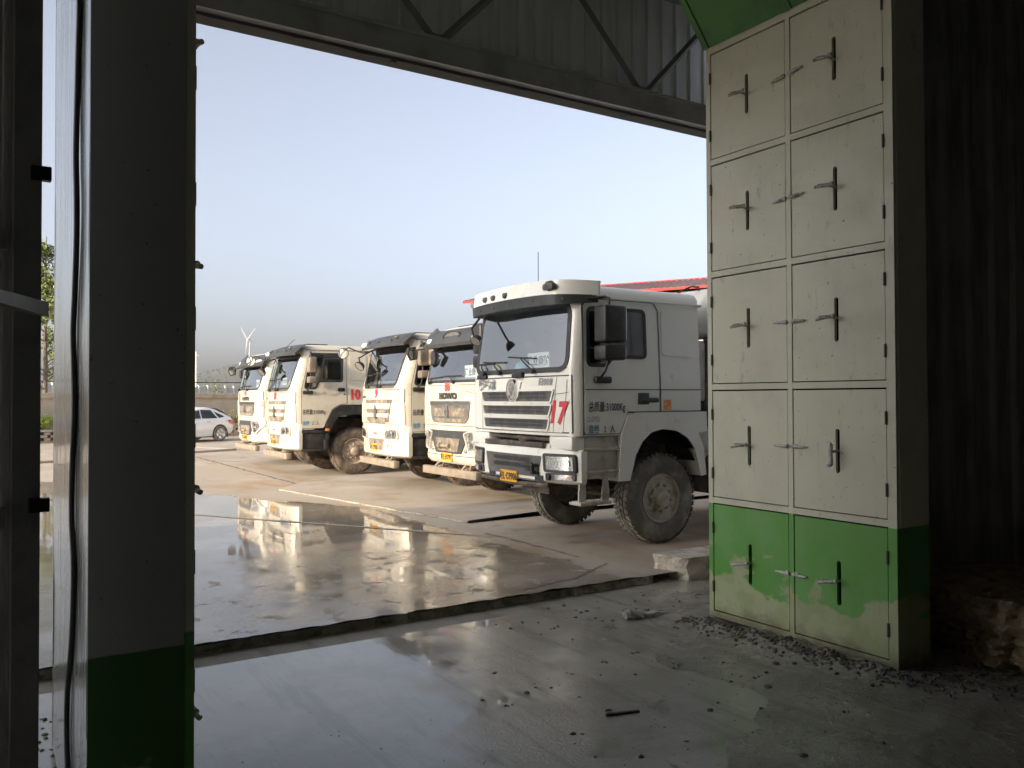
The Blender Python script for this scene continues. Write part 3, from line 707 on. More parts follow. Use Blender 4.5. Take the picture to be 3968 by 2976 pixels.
def truckB(loc, num, label, plate_t, sidenum=None):
    g, root, paint, d = common_howo(loc, label, 'B', 0)
    vi = visor_strip(root, g, [(2.80, .24), (2.84, .26), (3.0, .14), (3.055, .05)], 1.02)
    lettering('visor_lettering', '中国重汽', .06, lambda x, y: (g.F(2.1, 2.9)-.245, 2.30-x, 2.875+y), M['paper'], vi, bold=.004, align='LEFT')
    for v in (.42, 2.05):
        b = MB(); b.box((g.F(v, 3.0)-.21, v-.06, 2.965), (g.F(v, 3.0)-.12, v+.06, 3.005), .01); b.build('marker_lamp', M['darkplastic'], vi)
    for v in (.55, 1.2, 1.85):
        b = MB(); b.lathe([(.014, -.02), (.014, .04)], (g.F(v, 2.9)-.20, v, 2.93), 'x', 8); b.build('visor_bolt', M['darkplastic'], vi)
    # dark strip below glass
    b = MB(); b.fan(dens(rpoly([(.36, 1.975), (W-.36, 1.975), (W-.30, 2.055), (.30, 2.055)], .01), .1), g.sf, .008, .012); b.build('cowl', M['darkplastic'], root)
    b = MB()
    seam(b, g, [(.04, 1.27), (.03, 1.95), (W-.03, 1.95), (W-.04, 1.27), (.04, 1.27)], g.sf, .010, .004); seam(b, g, [(.16, 1.95), (.14, 1.72)], g.sf, .008, .004); seam(b, g, [(.04, 1.725), (.44, 1.735)], g.sf, .006, .004)
    b.build('panel_gap', M['ink'], root)
    for k, (zt, zb, a, c) in enumerate(((1.755, 1.675, .43, .46), (1.555, 1.48, .50, .53), (1.39, 1.30, .55, .57))):
        o = dens(rpoly([(c, zb), (W-c, zb), (W-a, zt), (a, zt)], .01), .1)
        b = MB(); b.fan(o, g.sf, .005, .01); gr = b.build('grille', M['darkplastic'], root)
        b = MB(); b.fan(dens(rpoly([(c+.20, zb-.03), (W-c-.2, zb-.03), (W-c-.14, zt-.005), (c+.14, zt-.005)], .02), .1), g.sf, .014, .012); b.build('grille_mesh', M['mesh'], gr)
    for k, (zt, zb, a) in enumerate(((1.675, 1.565, .47), (1.475, 1.40, .53))):
        o = dens(rpoly([(a+.04, zb), (W-a-.04, zb), (W-a, zt), (a, zt)], .02), .1)
        b = MB(); b.fan(o, g.sf, .03, .03); b.build('grille_bar', paint, root)
    for s in (0, 1):
        b = MB(); q = [(.02, 1.265), (.47, 1.275), (.40, 1.70), (.03, 1.715)]; b.fan(dens(rpoly(mirv(q) if s else q, .03), .08), g.sf, .022, .03); b.build('corner_panel', paint, root)
    # emblem
    c = W/2
    b = MB(); b.prism([(c+.065, 1.37), (c+.075, 1.46), (c+.03, 1.60), (c, 1.645), (c-.03, 1.60), (c-.075, 1.46), (c-.065, 1.37)], lambda p: g.sf(p, .01), lambda p: g.sf(p, .05))
    em = b.build('emblem', M['darkplastic'], root)
    b = MB(); b.prism([(c+.05, 1.47), (c+.015, 1.60), (c, 1.60), (c+.012, 1.45)], lambda p: g.sf(p, .04), lambda p: g.sf(p, .058)); b.prism([(c-.05, 1.47), (c-.015, 1.60), (c, 1.60), (c-.012, 1.45)][::-1], lambda p: g.sf(p, .04), lambda p: g.sf(p, .058)); b.box((g.F(c, 1.4)-.056, c-.05, 1.375), (g.F(c, 1.4)-.04, c+.05, 1.42)); b.build('emblem_facet', M['silver'], em)
    lettering('series_lettering', 'HOWO', .05, lambda x, y: g.sf((2.28-x, 1.785+y), .012), M['ink'], root, bold=.004, align='LEFT', sx=1.2)
    lettering('number_lettering', num, .17, lambda x, y: g.sf((1.26-x, 1.795+y), .012), M['red'], root, bold=.010, shear=.22, fit=.15 if len(num) < 2 else .21)
    if sidenum: lettering('number_lettering', sidenum, .235, lambda x, y: g.ss((1.30+x, 1.79+y), .016), M['red'], root, bold=.016, fit=.235)
    # bumper
    fo = lambda u: -.27+.09*u*u+.14*abs(u)**8
    b = MB(); plan_loft(b, bar_path(g, fo, 0), [(.62, .05, 0), (.66, .0, 0), (.98, 0, 0), (1.02, .0, 0), (1.22, .01, 0), (1.25, .05, 0)]); bu = b.build('bumper', paint, root, ang=40)
    sb = lambda p, off: (fo((p[0]-W/2)/(W/2+.015))-off, p[0], p[1])
    b = MB(); b.fan(dens(rpoly([(.86, .745), (1.60, .745), (1.72, .965), (.76, .965)], .02), .1), sb, .004, .01); rc = b.build('tow_recess', M['mesh'], bu)
    b = MB(); b.box((-.30, 1.25, .86), (-.255, 1.55, .92), .01); b.box((-.29, 1.5, .8), (-.25, 1.55, .92), .01); b.build('tow_hitch', M['beam'], rc)
    b = MB(); b.fan(dens(rpoly([(.8, 1.05), (1.65, 1.05), (1.70, 1.10), (.75, 1.10)], .015), .1), sb, .004, .008); b.build('bumper_lip', paint, bu)
    b = MB(); b.box((-.285, 1.15, 1.06), (-.26, 1.35, 1.085), .006); b.build('bumper_catch', M['chassis'], bu)
    for s in (0, 1):
        q = [(.18, .975), (.66, .955), (.68, 1.085), (.60, 1.15), (.20, 1.185)]
        if s: q = mirv(q)
        headlight(root, dens(rpoly(q, .035), .07), sb, paint, [((W-.5) if s else .5, 1.05, .07), ((W-.30) if s else .30, 1.07, .07)])
        q = [(.40, .775), (.63, .77), (.65, .875), (.38, .89)]
        if s: q = mirv(q)
        b = MB(); b.fan(dens(rpoly(q, .02), .07), sb, .006, .012); fl = b.build('fog_light', M['lampin'], root)
        q = [(.45, .785), (.60, .783), (.62, .865), (.43, .875)]
        if s: q = mirv(q)
        b = MB(); b.ring(inset(dens(rpoly(q, .02), .07), -.03), dens(rpoly(q, .02), .07), sb, .012, .02); b.build('lamp_surround', paint, fl)
    plate(root, g, 1.33, .79, plate_t, .014, sb, w=.40, h=.14)
    wipers(g, root, [(1.85, 1.95, 2.26, 0, .0), (1.1, 1.25, 2.28, 0, .0)], 2.02)
    for v in (1.85, 1.75, 1.12, .98):
        b = MB(); b.box((g.F(v, 2.0)-.05, v-.05, 1.99), (g.F(v, 2.0)-.01, v+.05, 2.04), .008); b.build('wiper_pivot', M['black'], root)
    # mirrors on bent arms
    bow_mirror(root, [(-.05, 2.08, 2.80), (-.30, 2.06, 2.66), (-.42, 1.90, 2.62), (-.46, 1.72, 2.60), (-.46, 1.68, 2.52)], (-.47, 1.68, 2.44), (-.5, -.15, -.4), .125, .11)
    bow_mirror(root, [(.05, 2.40, 2.80), (-.12, 2.48, 2.76), (-.28, 2.56, 2.82), (-.40, 2.62, 2.88), (-.46, 2.70, 2.84)], (-.47, 2.78, 2.76), (.25, -1, -.15), .13, .12, face=True)
    return root, g
def truckC(loc, num, label, plate_t, strip=False):
    g, root, paint, d = common_howo(loc, label, 'C', 0)
    vi = visor_strip(root, g, [(2.68, .16), (2.73, .20), (2.86, .15), (2.97, .02)], 1.0, lift=lambda u: .09*(abs(u)**6) + .03)
    b = MB(); pts = [(1.22+.30*math.cos(2*PI*i/28), 2.86+.075*math.sin(2*PI*i/28)) for i in range(28)]
    sv = lambda p, off: (g.F(p[0], p[1])-.155-off, p[0], p[1])
    b.fan(pts, sv, .005, .02); b.build('visor_lamp', M['darkplastic'], vi)
    b = MB(); b.ring([(1.22+(p[0]-1.22)*1.12, 2.86+(p[1]-2.86)*1.2) for p in pts], pts, sv, .02, .04); b.build('lamp_surround', M['black'], vi)
    lettering('visor_lettering', '中国重汽', .055, lambda x, y: sv((2.32-x, 2.785+y), .04), M['paper'], vi, bold=.004, align='LEFT')
    b = MB(); b.fan(quad(.08, 2.74, .46, 2.85, .03), sv, .03, .03); b.build('visor_patch', M['paintA'], vi)
    b = MB(); b.tube([(.15, .2, 3.0), (.35, .1, 3.02), (.75, .05, 3.42)], .007, 5); b.build('aerial', M['black'], root)
    # front panel
    b = MB(); seam(b, g, [(.04, 1.30), (.03, 2.0), (W-.03, 2.0), (W-.04, 1.30), (.04, 1.30)], g.sf, .010, .004); seam(b, g, [(.05, 1.80), (.40, 1.86), (.62, 1.90)], g.sf, .008, .004); b.build('panel_gap', M['ink'], root)
    o = dens(rpoly([(.62, 1.345), (W-.62, 1.345), (W-.52, 1.42), (W-.45, 1.725), (.45, 1.725), (.52, 1.42)], .03), .09)
    b = MB(); b.fan(o, g.sf, .012, .02); gr = b.build('grille', M['darkplastic'], root)
    b = MB(); b.fan(dens(rpoly([(.66, 1.46), (W-.66, 1.46), (W-.62, 1.60), (.62, 1.60)], .02), .1), g.sf, .016, .01); b.fan(dens(rpoly([(.72, 1.36), (W-.72, 1.36), (W-.68, 1.425), (.68, 1.425)], .01), .1), g.sf, .016, .01); b.build('grille_mesh', M['mesh'], gr)
    b = MB(); b.fan(dens(rpoly([(.47, 1.655), (W-.47, 1.655), (W-.455, 1.72), (.455, 1.72)], .01), .1), g.sf, .020, .01); b.build('grille_trim', M['chrome'], gr)
    c = W/2
    b = MB(); b.prism([(c+.055, 1.44), (c+.07, 1.53), (c+.03, 1.62), (c, 1.665), (c-.03, 1.62), (c-.07, 1.53), (c-.055, 1.44)], lambda p: g.sf(p, .012), lambda p: g.sf(p, .05)); em = b.build('emblem', M['silver'], root)
    b = MB(); b.prism([(c+.03, 1.55), (c, 1.63), (c-.03, 1.55), (c, 1.52)], lambda p: g.sf(p, .045), lambda p: g.sf(p, .06)); b.build('emblem_facet', M['chrome'], em)
    lettering('maker_lettering', 'HOWO', .105, lambda x, y: g.sf((c-.0-x, 1.765+y), .018), M['ink'], root, bold=.010, sx=1.35)
    lettering('number_lettering', num, .165, lambda x, y: g.sf((1.24-x, 1.90+y), .012), M['red'], root, bold=.005, fit=.21)
    if strip:
        b = MB(); b.fan(quad(1.93, 1.70, 2.02, 1.98, .005), g.sf, .012, .008); b.build('red_strip', M['hatR'], root)
    for s in (0, 1):
        b = MB(); q = [(.02, 1.33), (.10, 1.33), (.13, 1.78), (.02, 1.78)]; b.fan(dens(rpoly(mirv(q) if s else q, .02), .08), g.sf, .022, .03); ap = b.build('corner_panel', paint, root)
        b = MB()
        for k in range(4): b.fan(quad(*((W-.08, 1.62+k*.04, W-.03, 1.64+k*.04) if s else (.03, 1.62+k*.04, .08, 1.64+k*.04))), g.sf, .028, .01, 1)
        b.build('air_slot', M['ink'], ap)
    # bumper
    fo = lambda u: -.26+.08*u*u+.16*abs(u)**7
    sb = lambda p, off: (fo((p[0]-W/2)/(W/2+.015))-off, p[0], p[1])
    b = MB(); plan_loft(b, bar_path(g, fo, 0), [(.64, .06, 0), (.69, .01, 0), (.78, .0, 0), (.80, .012, 0), (1.0, .012, 0), (1.20, .03, 0), (1.25, .10, 0)]); bu = b.build('bumper', paint, root, ang=40)
    b = MB(); b.box((-.14, .3, 1.22), (.1, W-.3, 1.31), .02); b.box((-.17, .75, 1.22), (-.1, 1.0, 1.30), .01); b.box((-.17, 1.4, 1.22), (-.1, 1.7, 1.29), .01); b.build('front_crossbar', M['chassis2'], root)
    o = dens(rpoly([(.75, .825), (W-.75, .825), (W-.55, 1.10), (W-.42, 1.215), (.42, 1.215), (.55, 1.10)], .03), .09)
    b = MB(); b.fan(o, sb, .012, .03); mg = b.build('bumper_grille', M['visor'], bu)
    b = MB(); b.fan(dens(rpoly([(.86, .855), (W-.86, .855), (W-.76, 1.085), (.76, 1.085)], .02), .1), sb, .018, .012); b.build('grille_mesh', M['mesh'], mg)
    b = MB(); b.tube([(-.30, 1.1, .95), (-.30, 1.5, .95)], .035, 10); b.tube([(-.31, 1.4, .95), (-.31, 1.48, .95)], .05, 10); b.build('tow_hitch', M['beam'], mg)
    for s in (0, 1):
        q = [(.0, 1.10), (.30, .885), (.47, .875), (.62, 1.17), (.45, 1.215), (.0, 1.225)]
        if s: q = mirv(q)
        headlight(root, dens(rpoly(q, .025), .07), sb, paint, [((W-.42) if s else .42, 1.12, .065), ((W-.25) if s else .25, 1.10, .07), ((W-.40) if s else .40, .97, .05)])
        b = MB(); q = (W-.60) if s else .60; cc = sb((q, .885), .01); b.lathe([(.002, -.012), (.03, -.012), (.04, .0), (.04, .02)], cc, 'x', 14); b.build('fog_light', M['lampin'], root)
    b = MB(); seam(b, None, [(.02, .785), (W-.02, .785)], sb, .012, .004); b.build('bumper_seam', M['ink'], bu)
    plate(root, g, 1.26, .755, plate_t, .014, sb, w=.42, h=.14)
    wipers(g, root, [(2.0, 1.85, 2.14, 0, -.01), (1.0, 1.15, 2.16, 0, .0)], 2.05)
    b = MB(); b.tube([(.0, 1.98, 2.70), (-.2, 1.92, 2.60)], .022, 6)
    b.prism([(-.08, .09), (.06, .11), (.11, .02), (.07, -.10), (-.05, -.12), (-.10, -.02)], lambda p: (-.24, 1.86+p[0], 2.50+p[1]), lambda p: (-.19, 1.86+p[0], 2.50+p[1])); b.build('bow_mirror', M['black'], root)
    b = MB(); b.tube([(.1, 2.38, 2.72), (-.1, 2.55, 2.70), (-.2, 2.68, 2.68)], .02, 6)
    hx = [(-.10, .10), (.06, .13), (.12, .03), (.10, -.11), (-.05, -.14), (-.12, -.03)]
    b.prism(hx, lambda p: (-.24+p[0], 2.72+p[0]*.3, 2.62+p[1]), lambda p: (-.24+p[0], 2.78+p[0]*.3, 2.62+p[1])); bm_ = b.build('bow_mirror', M['black'], root)
    b = MB(); b.f([b.v((-.24+p[0]*.82, 2.716+p[0]*.25, 2.62+p[1]*.82)) for p in hx]); b.build('mirror_glass', M['mirror'], bm_)
    return root, g
SPOTS = [(6.22, 9.64, .14, .12), (6.6, 9.55, .16, .11), (6.85, 8.78, .5, .18), (6.45, 8.42, .28, .14), (6.15, 10.15, .1, .1)]
SUN_E = 2.0; SKY_S = .15; HCOL=(.89,.93,.97,1); EXPO=1.5;SAT=.52;AIR=.57;DUST=5.8;OZ=1.4;HAZE=1.6e-4
# ------------------------------------------------------------------ setting
def sstep(a, b, x):
    t = max(0, min(1, (x-a)/(b-a))); return t*t*(3-2*t)
def nz(x, y, s, seed=0): return mn.noise(Vector((x*s, y*s, seed)))
class NT:
    """tiny helper for shader maths"""
    def __init__(s, m): s.nt = m.node_tree; s.L = s.nt.links.new; s.b = s.nt.nodes['Principled BSDF']; s.pos = s.nt.nodes.new('ShaderNodeTexCoord').outputs['Object']
    def noise(s, scale, detail=4, rough=.55, stretch=(1, 1, 1), off=(0, 0, 0)):
        mp = s.nt.nodes.new('ShaderNodeMapping'); mp.inputs['Scale'].default_value = stretch; mp.inputs['Location'].default_value = off; s.L(s.pos, mp.inputs[0])
        n = s.nt.nodes.new('ShaderNodeTexNoise'); n.inputs['Scale'].default_value = scale; n.inputs['Detail'].default_value = detail; n.inputs['Roughness'].default_value = rough
        s.L(mp.outputs[0], n.inputs['Vector']); return n.outputs[0]
    def m(s, op, a, b=None, c=None):
        n = s.nt.nodes.new('ShaderNodeMath'); n.operation = op
        for i, q in enumerate((a, b, c)):
            if q is None: continue
            if isinstance(q, (int, float)): n.inputs[i].default_value = q
            else: s.L(q, n.inputs[i])
        return n.outputs[0]
    def step(s, v, a, b):
        n = s.nt.nodes.new('ShaderNodeMapRange'); n.interpolation_type = 'SMOOTHSTEP'; n.inputs['From Min'].default_value = a; n.inputs['From Max'].default_value = b
        s.L(v, n.inputs['Value']); return n.outputs[0]
    def mix(s, k, a, b):
        n = s.nt.nodes.new('ShaderNodeMix'); n.data_type = 'RGBA'
        if isinstance(k, (int, float)): n.inputs[0].default_value = k
        else: s.L(k, n.inputs[0])
        for i, q in ((6, a), (7, b)):
            if isinstance(q, tuple): n.inputs[i].default_value = (*q, 1)
            else: s.L(q, n.inputs[i])
        return n.outputs[2]
    def mixf(s, k, a, b):
        n = s.nt.nodes.new('ShaderNodeMix')
        s.L(k, n.inputs[0])
        for i, q in ((2, a), (3, b)):
            if isinstance(q, (int, float)): n.inputs[i].default_value = q
            else: s.L(q, n.inputs[i])
        return n.outputs[0]
    def xyz(s):
        n = s.nt.nodes.new('ShaderNodeSeparateXYZ'); s.L(s.pos, n.inputs[0]); return n.outputs
    def bump(s, h, strength, dist=.02, prev=None):
        n = s.nt.nodes.new('ShaderNodeBump'); n.inputs['Distance'].default_value = dist
        if isinstance(strength, (int, float)): n.inputs['Strength'].default_value = strength
        else: s.L(strength, n.inputs['Strength'])
        s.L(h, n.inputs['Height'])
        if prev is not None: s.L(prev, n.inputs['Normal'])
        return n.outputs[0]
def new_mat(name):
    m = bpy.data.materials.new(name); m.use_nodes = True; return m, NT(m)
# yard concrete with a shallow film of standing water
m, t = new_mat('yard concrete'); M['yard'] = m
x, y, z = t.xyz()
base = t.mix(t.step(t.noise(.35, 5), .38, .66), (.40, .345, .28), (.47, .42, .35))
base = t.mix(t.step(t.noise(.9, 6, .65, (1, .35, 1)), .46, .70), base, (.37, .255, .155))
base = t.mix(t.step(t.noise(14, 5, .7), .55, .8), base, (.30, .27, .23))
wob = t.m('MULTIPLY', t.m('SUBTRACT', t.noise(1.1, 5, .6), .5), 2.6)
wob2 = t.m('MULTIPLY', t.m('SUBTRACT', t.noise(2.2, 5, .6), .5), .5)
dR = t.m('ADD', t.m('SUBTRACT', 5.62, x), wob2)
dT = t.m('ADD', t.m('SUBTRACT', t.m('SUBTRACT', 15.3, y), t.m('MULTIPLY', t.m('SUBTRACT', x, 4.3), 1.9)), wob)
wet = t.step(t.m('MINIMUM', dR, dT), -.05, .35)
for (cx, cy, rx, ry) in SPOTS:
    d = t.m('SQRT', t.m('ADD', t.m('POWER', t.m('DIVIDE', t.m('SUBTRACT', x, cx), rx), 2), t.m('POWER', t.m('DIVIDE', t.m('SUBTRACT', y, cy), ry), 2)))
    wet = t.m('MAXIMUM', wet, t.m('MULTIPLY', t.step(t.m('ADD', d, t.m('MULTIPLY', wob2, 1.2)), 1.25, .75), .55))
damp = t.m('MULTIPLY', t.step(t.m('MINIMUM', t.m('ADD', t.m('SUBTRACT', 9.5, y), wob), t.m('ADD', t.m('SUBTRACT', x, 5.5), 1)), -.5, 1.5), t.step(t.noise(1.3, 5, .6, off=(5, 3, 0)), .48, .62))
wetc = t.m('MAXIMUM', wet, t.m('MULTIPLY', damp, .35))
wetcol = t.mix(t.step(t.noise(.8, 5, .6), .4, .65), (.26, .22, .165), (.36, .315, .245))
t.L(t.mix(wetc, base, wetcol), t.b.inputs['Base Color'])
near = t.step(y, 10.2, 8.6)
isl = t.m('MULTIPLY', near, t.step(t.noise(3.4, 6, .68, (1, .8, 1), (2, 2, 0)), .575, .60))
rr = t.mixf(t.step(t.noise(2.6, 5, .65, (1, .8, 1), (9, 0, 0)), .54, .60), t.mixf(near, .008, .03), t.mixf(near, .05, .22))
t.L(t.mixf(wet, .75, t.mixf(isl, rr, .5)), t.b.inputs['Roughness'])
t.b.inputs['IOR'].default_value = 1.36
dryb = t.bump(t.noise(28, 6, .7), t.mixf(wet, .35, 0.), .02)
rip = t.m('MULTIPLY', wet, t.m('MULTIPLY', t.m('ADD', .06, near), t.step(t.noise(.9, 4, .6, off=(2, 7, 0)), .38, .60)))
wb = t.bump(t.noise(20, 4, .6), t.m('ADD', t.m('MULTIPLY', rip, .16), t.m('MULTIPLY', isl, .5)), .02, dryb)
wb = t.bump(t.noise(2.4, 2, .5), t.m('MULTIPLY', wet, .010), .05, wb)
t.L(wb, t.b.inputs['Normal'])
# shed floor mud and water film
m, t = new_mat('wet mud floor'); M['mud'] = m
base = t.mix(t.step(t.noise(1.6, 6, .65), .4, .65), (.25, .232, .185), (.35, .325, .26))
base = t.mix(t.step(t.noise(30, 5, .7), .55, .75), base, (.13, .12, .098))
trk = t.step(t.noise(1.0, 5, .65, (4.5, .45, 1), (1, 6, 0)), .50, .64)
base = t.mix(t.m('MULTIPLY', trk, .55), base, (.15, .138, .11))
base = t.mix(t.step(t.noise(8, 6, .75, (1.6, .7, 1), (3, 3, 0)), .58, .68), base, (.42, .39, .32))
t.L(base, t.b.inputs['Base Color'])
t.L(t.mixf(t.step(t.noise(2.3, 5, .6), .4, .62), .20, .5), t.b.inputs['Roughness'])
t.L(t.bump(t.noise(70, 4, .7), .6, .012, t.bump(t.noise(16, 5, .6), .5, .02)), t.b.inputs['Normal'])
m, t = new_mat('muddy water film'); M['film'] = m
fc = t.mix(t.step(t.noise(1.2, 5, .6), .42, .62), (.34, .32, .265), (.43, .405, .34))
fc = t.mix(t.m('MULTIPLY', t.step(t.noise(1.0, 6, .7, (4.2, .5, 1), (2, 5, 0)), .50, .66), .6), fc, (.21, .195, .155))
fc = t.mix(t.step(t.noise(22, 5, .7), .62, .72), fc, (.20, .185, .15))
t.L(fc, t.b.inputs['Base Color'])
t.b.inputs['IOR'].default_value = 1.5
t.L(t.mixf(t.step(t.noise(.9, 5, .6, off=(3, 1, 0)), .45, .65), .03, .13), t.b.inputs['Roughness'])
x, y, z = t.xyz()
wv = t.m('MULTIPLY', t.m('SUBTRACT', t.noise(1.5, 5, .65), .5), 2.2)
gr = t.m('MAXIMUM', t.step(t.m('ADD', t.m('ADD', x, t.m('MULTIPLY', t.m('SUBTRACT', 5.0, y), .45)), wv), 2.3, 3.2), t.step(t.m('ADD', t.m('ADD', y, t.m('MULTIPLY', x, .25)), t.m('MULTIPLY', wv, .6)), 4.5, 3.9))
t.L(t.bump(t.noise(48, 4, .6), t.m('MULTIPLY', t.m('MULTIPLY', gr, t.step(t.noise(1.1, 5, .65, off=(7, 3, 0)), .62, .44)), .45), .010, t.bump(t.noise(3, 2, .5), .02, .03)), t.b.inputs['Normal'])
M['slabedge'] = mat('broken concrete edge', (.42, .38, .31), .8, col2=(.24, .21, .17), scale=14, bump=.8, bscale=30)
M['pad'] = mat('pale slab concrete', (.42, .365, .30), .75, col2=(.33, .26, .18), scale=1.2, lo=.45, hi=.7, bump=.3, bscale=25, col3=(.47, .43, .37), scale3=.8, lo3=.5, hi3=.7)
M['block'] = mat('white broken concrete', (.52, .48, .40), .85, col2=(.36, .31, .23), scale=9, bump=.7, bscale=26)
M['steel'] = mat('dull painted steel', (.37, .385, .39), .5, .0, col2=(.28, .29, .29), scale=3, bump=.1)
M['sheet'] = mat('grey ribbed sheet', (.74, .77, .78), .5, .0, col2=(.58, .61, .61), scale=1.4, stretch=(4, 4, .5), lo=.42, hi=.7, rough2=.65)
M['brace'] = mat('dark brace steel', (.17, .175, .175), .6)
M['flange'] = mat('crumbling mortar strip', (.11, .11, .105), .9)
M['wallback'] = mat('dark back wall sheet', (.10, .11, .115), .8)  # unseen back wall, kept dark to cut bounce light on the left cabinet
M['outer'] = mat('white bounce sheet', (.74, .74, .72), .5, col2=(.62, .61, .58), scale=2)
M['walldark'] = mat('grimy ribbed wall sheet', (.58, .57, .53), .8, .0, col2=(.36, .35, .32), scale=2, stretch=(3, 3, .5), lo=.4, hi=.68, bump=.3, bscale=30)
# cabinet enamel: cream above, green base with worn patches
def enamel(key, name, CR, k, ze=.93):
    m, t = new_mat(name); M[key] = m
    x, y, z = t.xyz()
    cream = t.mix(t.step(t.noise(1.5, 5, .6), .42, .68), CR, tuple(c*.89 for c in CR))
    cream = t.mix(t.step(t.noise(6, 7, .8, (1, 1.8, .5)), .56, .74), cream, (.40, .385, .30))
    cream = t.mix(t.step(t.noise(38, 3, .5), .70, .74), cream, (.22, .205, .16))
    cream = t.mix(t.step(t.noise(1.8, 5, .65, (1, .6, 2.2), (4, 2, 0)), .56, .74), cream, tuple(c*1.05 for c in CR))
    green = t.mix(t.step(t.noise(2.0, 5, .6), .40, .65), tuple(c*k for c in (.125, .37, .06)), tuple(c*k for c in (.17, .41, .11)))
    h = t.m('ADD', z, t.m('MULTIPLY', t.m('SUBTRACT', t.noise(1.9, 4, .55, (1, 1, 1.3), (0, 3, 1)), .5), 1.15))
    green = t.mix(t.step(h, .44, .38), green, t.mix(t.step(t.noise(5, 4), .45, .6), (.44, .49, .28), (.37, .43, .22)))
    edge = t.m('ADD', z, t.m('MULTIPLY', t.m('SUBTRACT', t.noise(9, 3), .5), .010))
    col = t.mix(t.step(edge, ze-.005, ze+.005), green, cream)
    col = t.mix(t.step(t.m('ADD', z, t.m('MULTIPLY', t.m('SUBTRACT', t.noise(7, 6, .7), .5), .42)), .16, .0), col, (.25, .235, .15))
    t.L(col, t.b.inputs['Base Color'])
    t.L(t.mixf(t.step(t.noise(2.5, 5, .6), .42, .66), .30, .48), t.b.inputs['Roughness'])
    t.L(t.bump(t.noise(2.6, 3), .22, .03), t.b.inputs['Normal'])
enamel('cab', 'cabinet enamel', (.73, .715, .56), 1.)
enamel('cab_shaded', 'shaded cabinet enamel', (.42, .435, .41), .40, .885)  # darker, greyer copy of the enamel: shade is put into the colour
M['galv'] = mat('glossy back sheet', (.42, .43, .41), .16, .35, col2=(.36, .37, .34), scale=3, stretch=(1, 6, .5), lo=.4, hi=.65, rough2=.30, coat=.3, bump=.02, bscale=3)
M['canopy'] = mat('green canopy enamel', (.075, .24, .06), .4, col2=(.055, .17, .045), scale=2)
M['inside'] = mat('cabinet inside', (.008, .008, .008), .9)
M['rebar'] = mat('galvanised handle', (.58, .57, .54), .42, .15, col2=(.30, .28, .24), scale=30)
M['rubber'] = mat('black cable sheath', (.015, .015, .016), .45)
M['render'] = mat('grey beige render', (.52, .45, .36), .9, col2=(.43, .37, .29), scale=1.2, lo=.4, hi=.68, bump=.2, col3=(.50, .44, .35), scale3=.6, lo3=.5, hi3=.65)
M['coping'] = mat('sandy coping', (.50, .42, .31), .85, col2=(.38, .31, .23), scale=3, bump=.3)
M['brick'] = mat('pale brick', (.50, .40, .29), .85, col2=(.42, .30, .22), scale=5, bump=.3)
M['brickin'] = mat('brick red ends', (.34, .12, .08), .9)
M['leaf'] = mat('poplar leaves', (.115, .16, .045), .55, col2=(.20, .235, .07), scale=1.2, lo=.42, hi=.62)
M['shrub'] = mat('yellow green shrub', (.30, .36, .035), .6, col2=(.18, .25, .035), scale=6)
M['herb'] = mat('green yellow weeds', (.20, .27, .05), .6, col2=(.36, .36, .09), scale=5)
M['flower'] = mat('yellow flowers', (.75, .62, .06), .6)
M['bark'] = mat('grey bark', (.16, .13, .10), .9, col2=(.09, .075, .06), scale=8, bump=.5)
M['hill'] = mat('far hillside', (.05, .06, .05), .95, col2=(.075, .078, .065), scale=.012, lo=.42, hi=.6)
M['forest'] = mat('far trees', (.035, .05, .022), .9)
M['turbine'] = mat('white turbine paint', (.36, .37, .38), .6)
M['carpaint'] = mat('white car paint', (.80, .80, .79), .18, coat=.6)
M['alloy'] = mat('alloy wheel', (.60, .60, .60), .3, .8)
M['redroof'] = mat('red trim metal', (.40, .05, .045), .8, spec=.2)
M['roofsheet'] = mat('mauve roof sheet', (.24, .17, .17), .9, col2=(.19, .13, .13), scale=2, spec=.1)
M['cream'] = mat('cream building wall', (.66, .58, .42), .85, col2=(.58, .50, .36), scale=2)
M['stone'] = mat('dark wet stones', (.085, .08, .072), .55, col2=(.16, .15, .13), scale=9, bump=.3)
M['dirt'] = mat('dried brown dirt', (.42, .33, .21), .95, col2=(.25, .20, .13), scale=5, lo=.4, hi=.65, bump=1., bscale=16)
M['wood'] = mat('dark wet wood', (.15, .125, .10), .8, col2=(.08, .065, .05), scale=30)
M['ragm'] = mat('grey plastic rag', (.40, .39, .36), .7, col2=(.2, .19, .17), scale=10)
# ---- ground sheets
def poly_sheet(name, edge, skirt, m, mskirt, far):
    b = MB()
    n0 = 0
    top = [b.v((p[0], p[1], p[2])) for p in edge]
    fr = [b.v(p) for p in far]
    f = b.f(top+fr)
    bmesh.ops.triangulate(b.bm, faces=[f], ngon_method='EAR_CLIP')
    n1 = len(b.bm.faces)
    prev = top
    for k in range(1, 4):
        cur = [b.v((p[0]+nz(p[0], p[1], 5, k)*.025, p[1]-.02*(k == 2)+nz(p[0], p[1], 7, k+9)*.03, p[2]+(skirt-p[2])*k/3)) for p in edge]
        for i in range(len(cur)-1): b.f([prev[i], prev[i+1], cur[i+1], cur[i]])
        prev = cur
    for f in list(b.bm.faces)[n1:]: f.material_index = 1
    return b.build(name, [m, mskirt], None, smooth=False)
def jag(pts, step, amp, seed):
    out = []
    for a, c in zip(pts, pts[1:]):
        a = Vector(a); c = Vector(c); n = max(1, int((c-a).length/step))
        for i in range(n):
            p = a+(c-a)*(i/n); out.append((p.x+nz(p.x, p.y, 3, seed)*amp*.6, p.y+nz(p.x, p.y, 4.5, seed+2)*amp+nz(p.x, p.y, 16, seed+4)*amp*.35, p.z))
    out.append(tuple(pts[-1])); return out
BIG = 2600
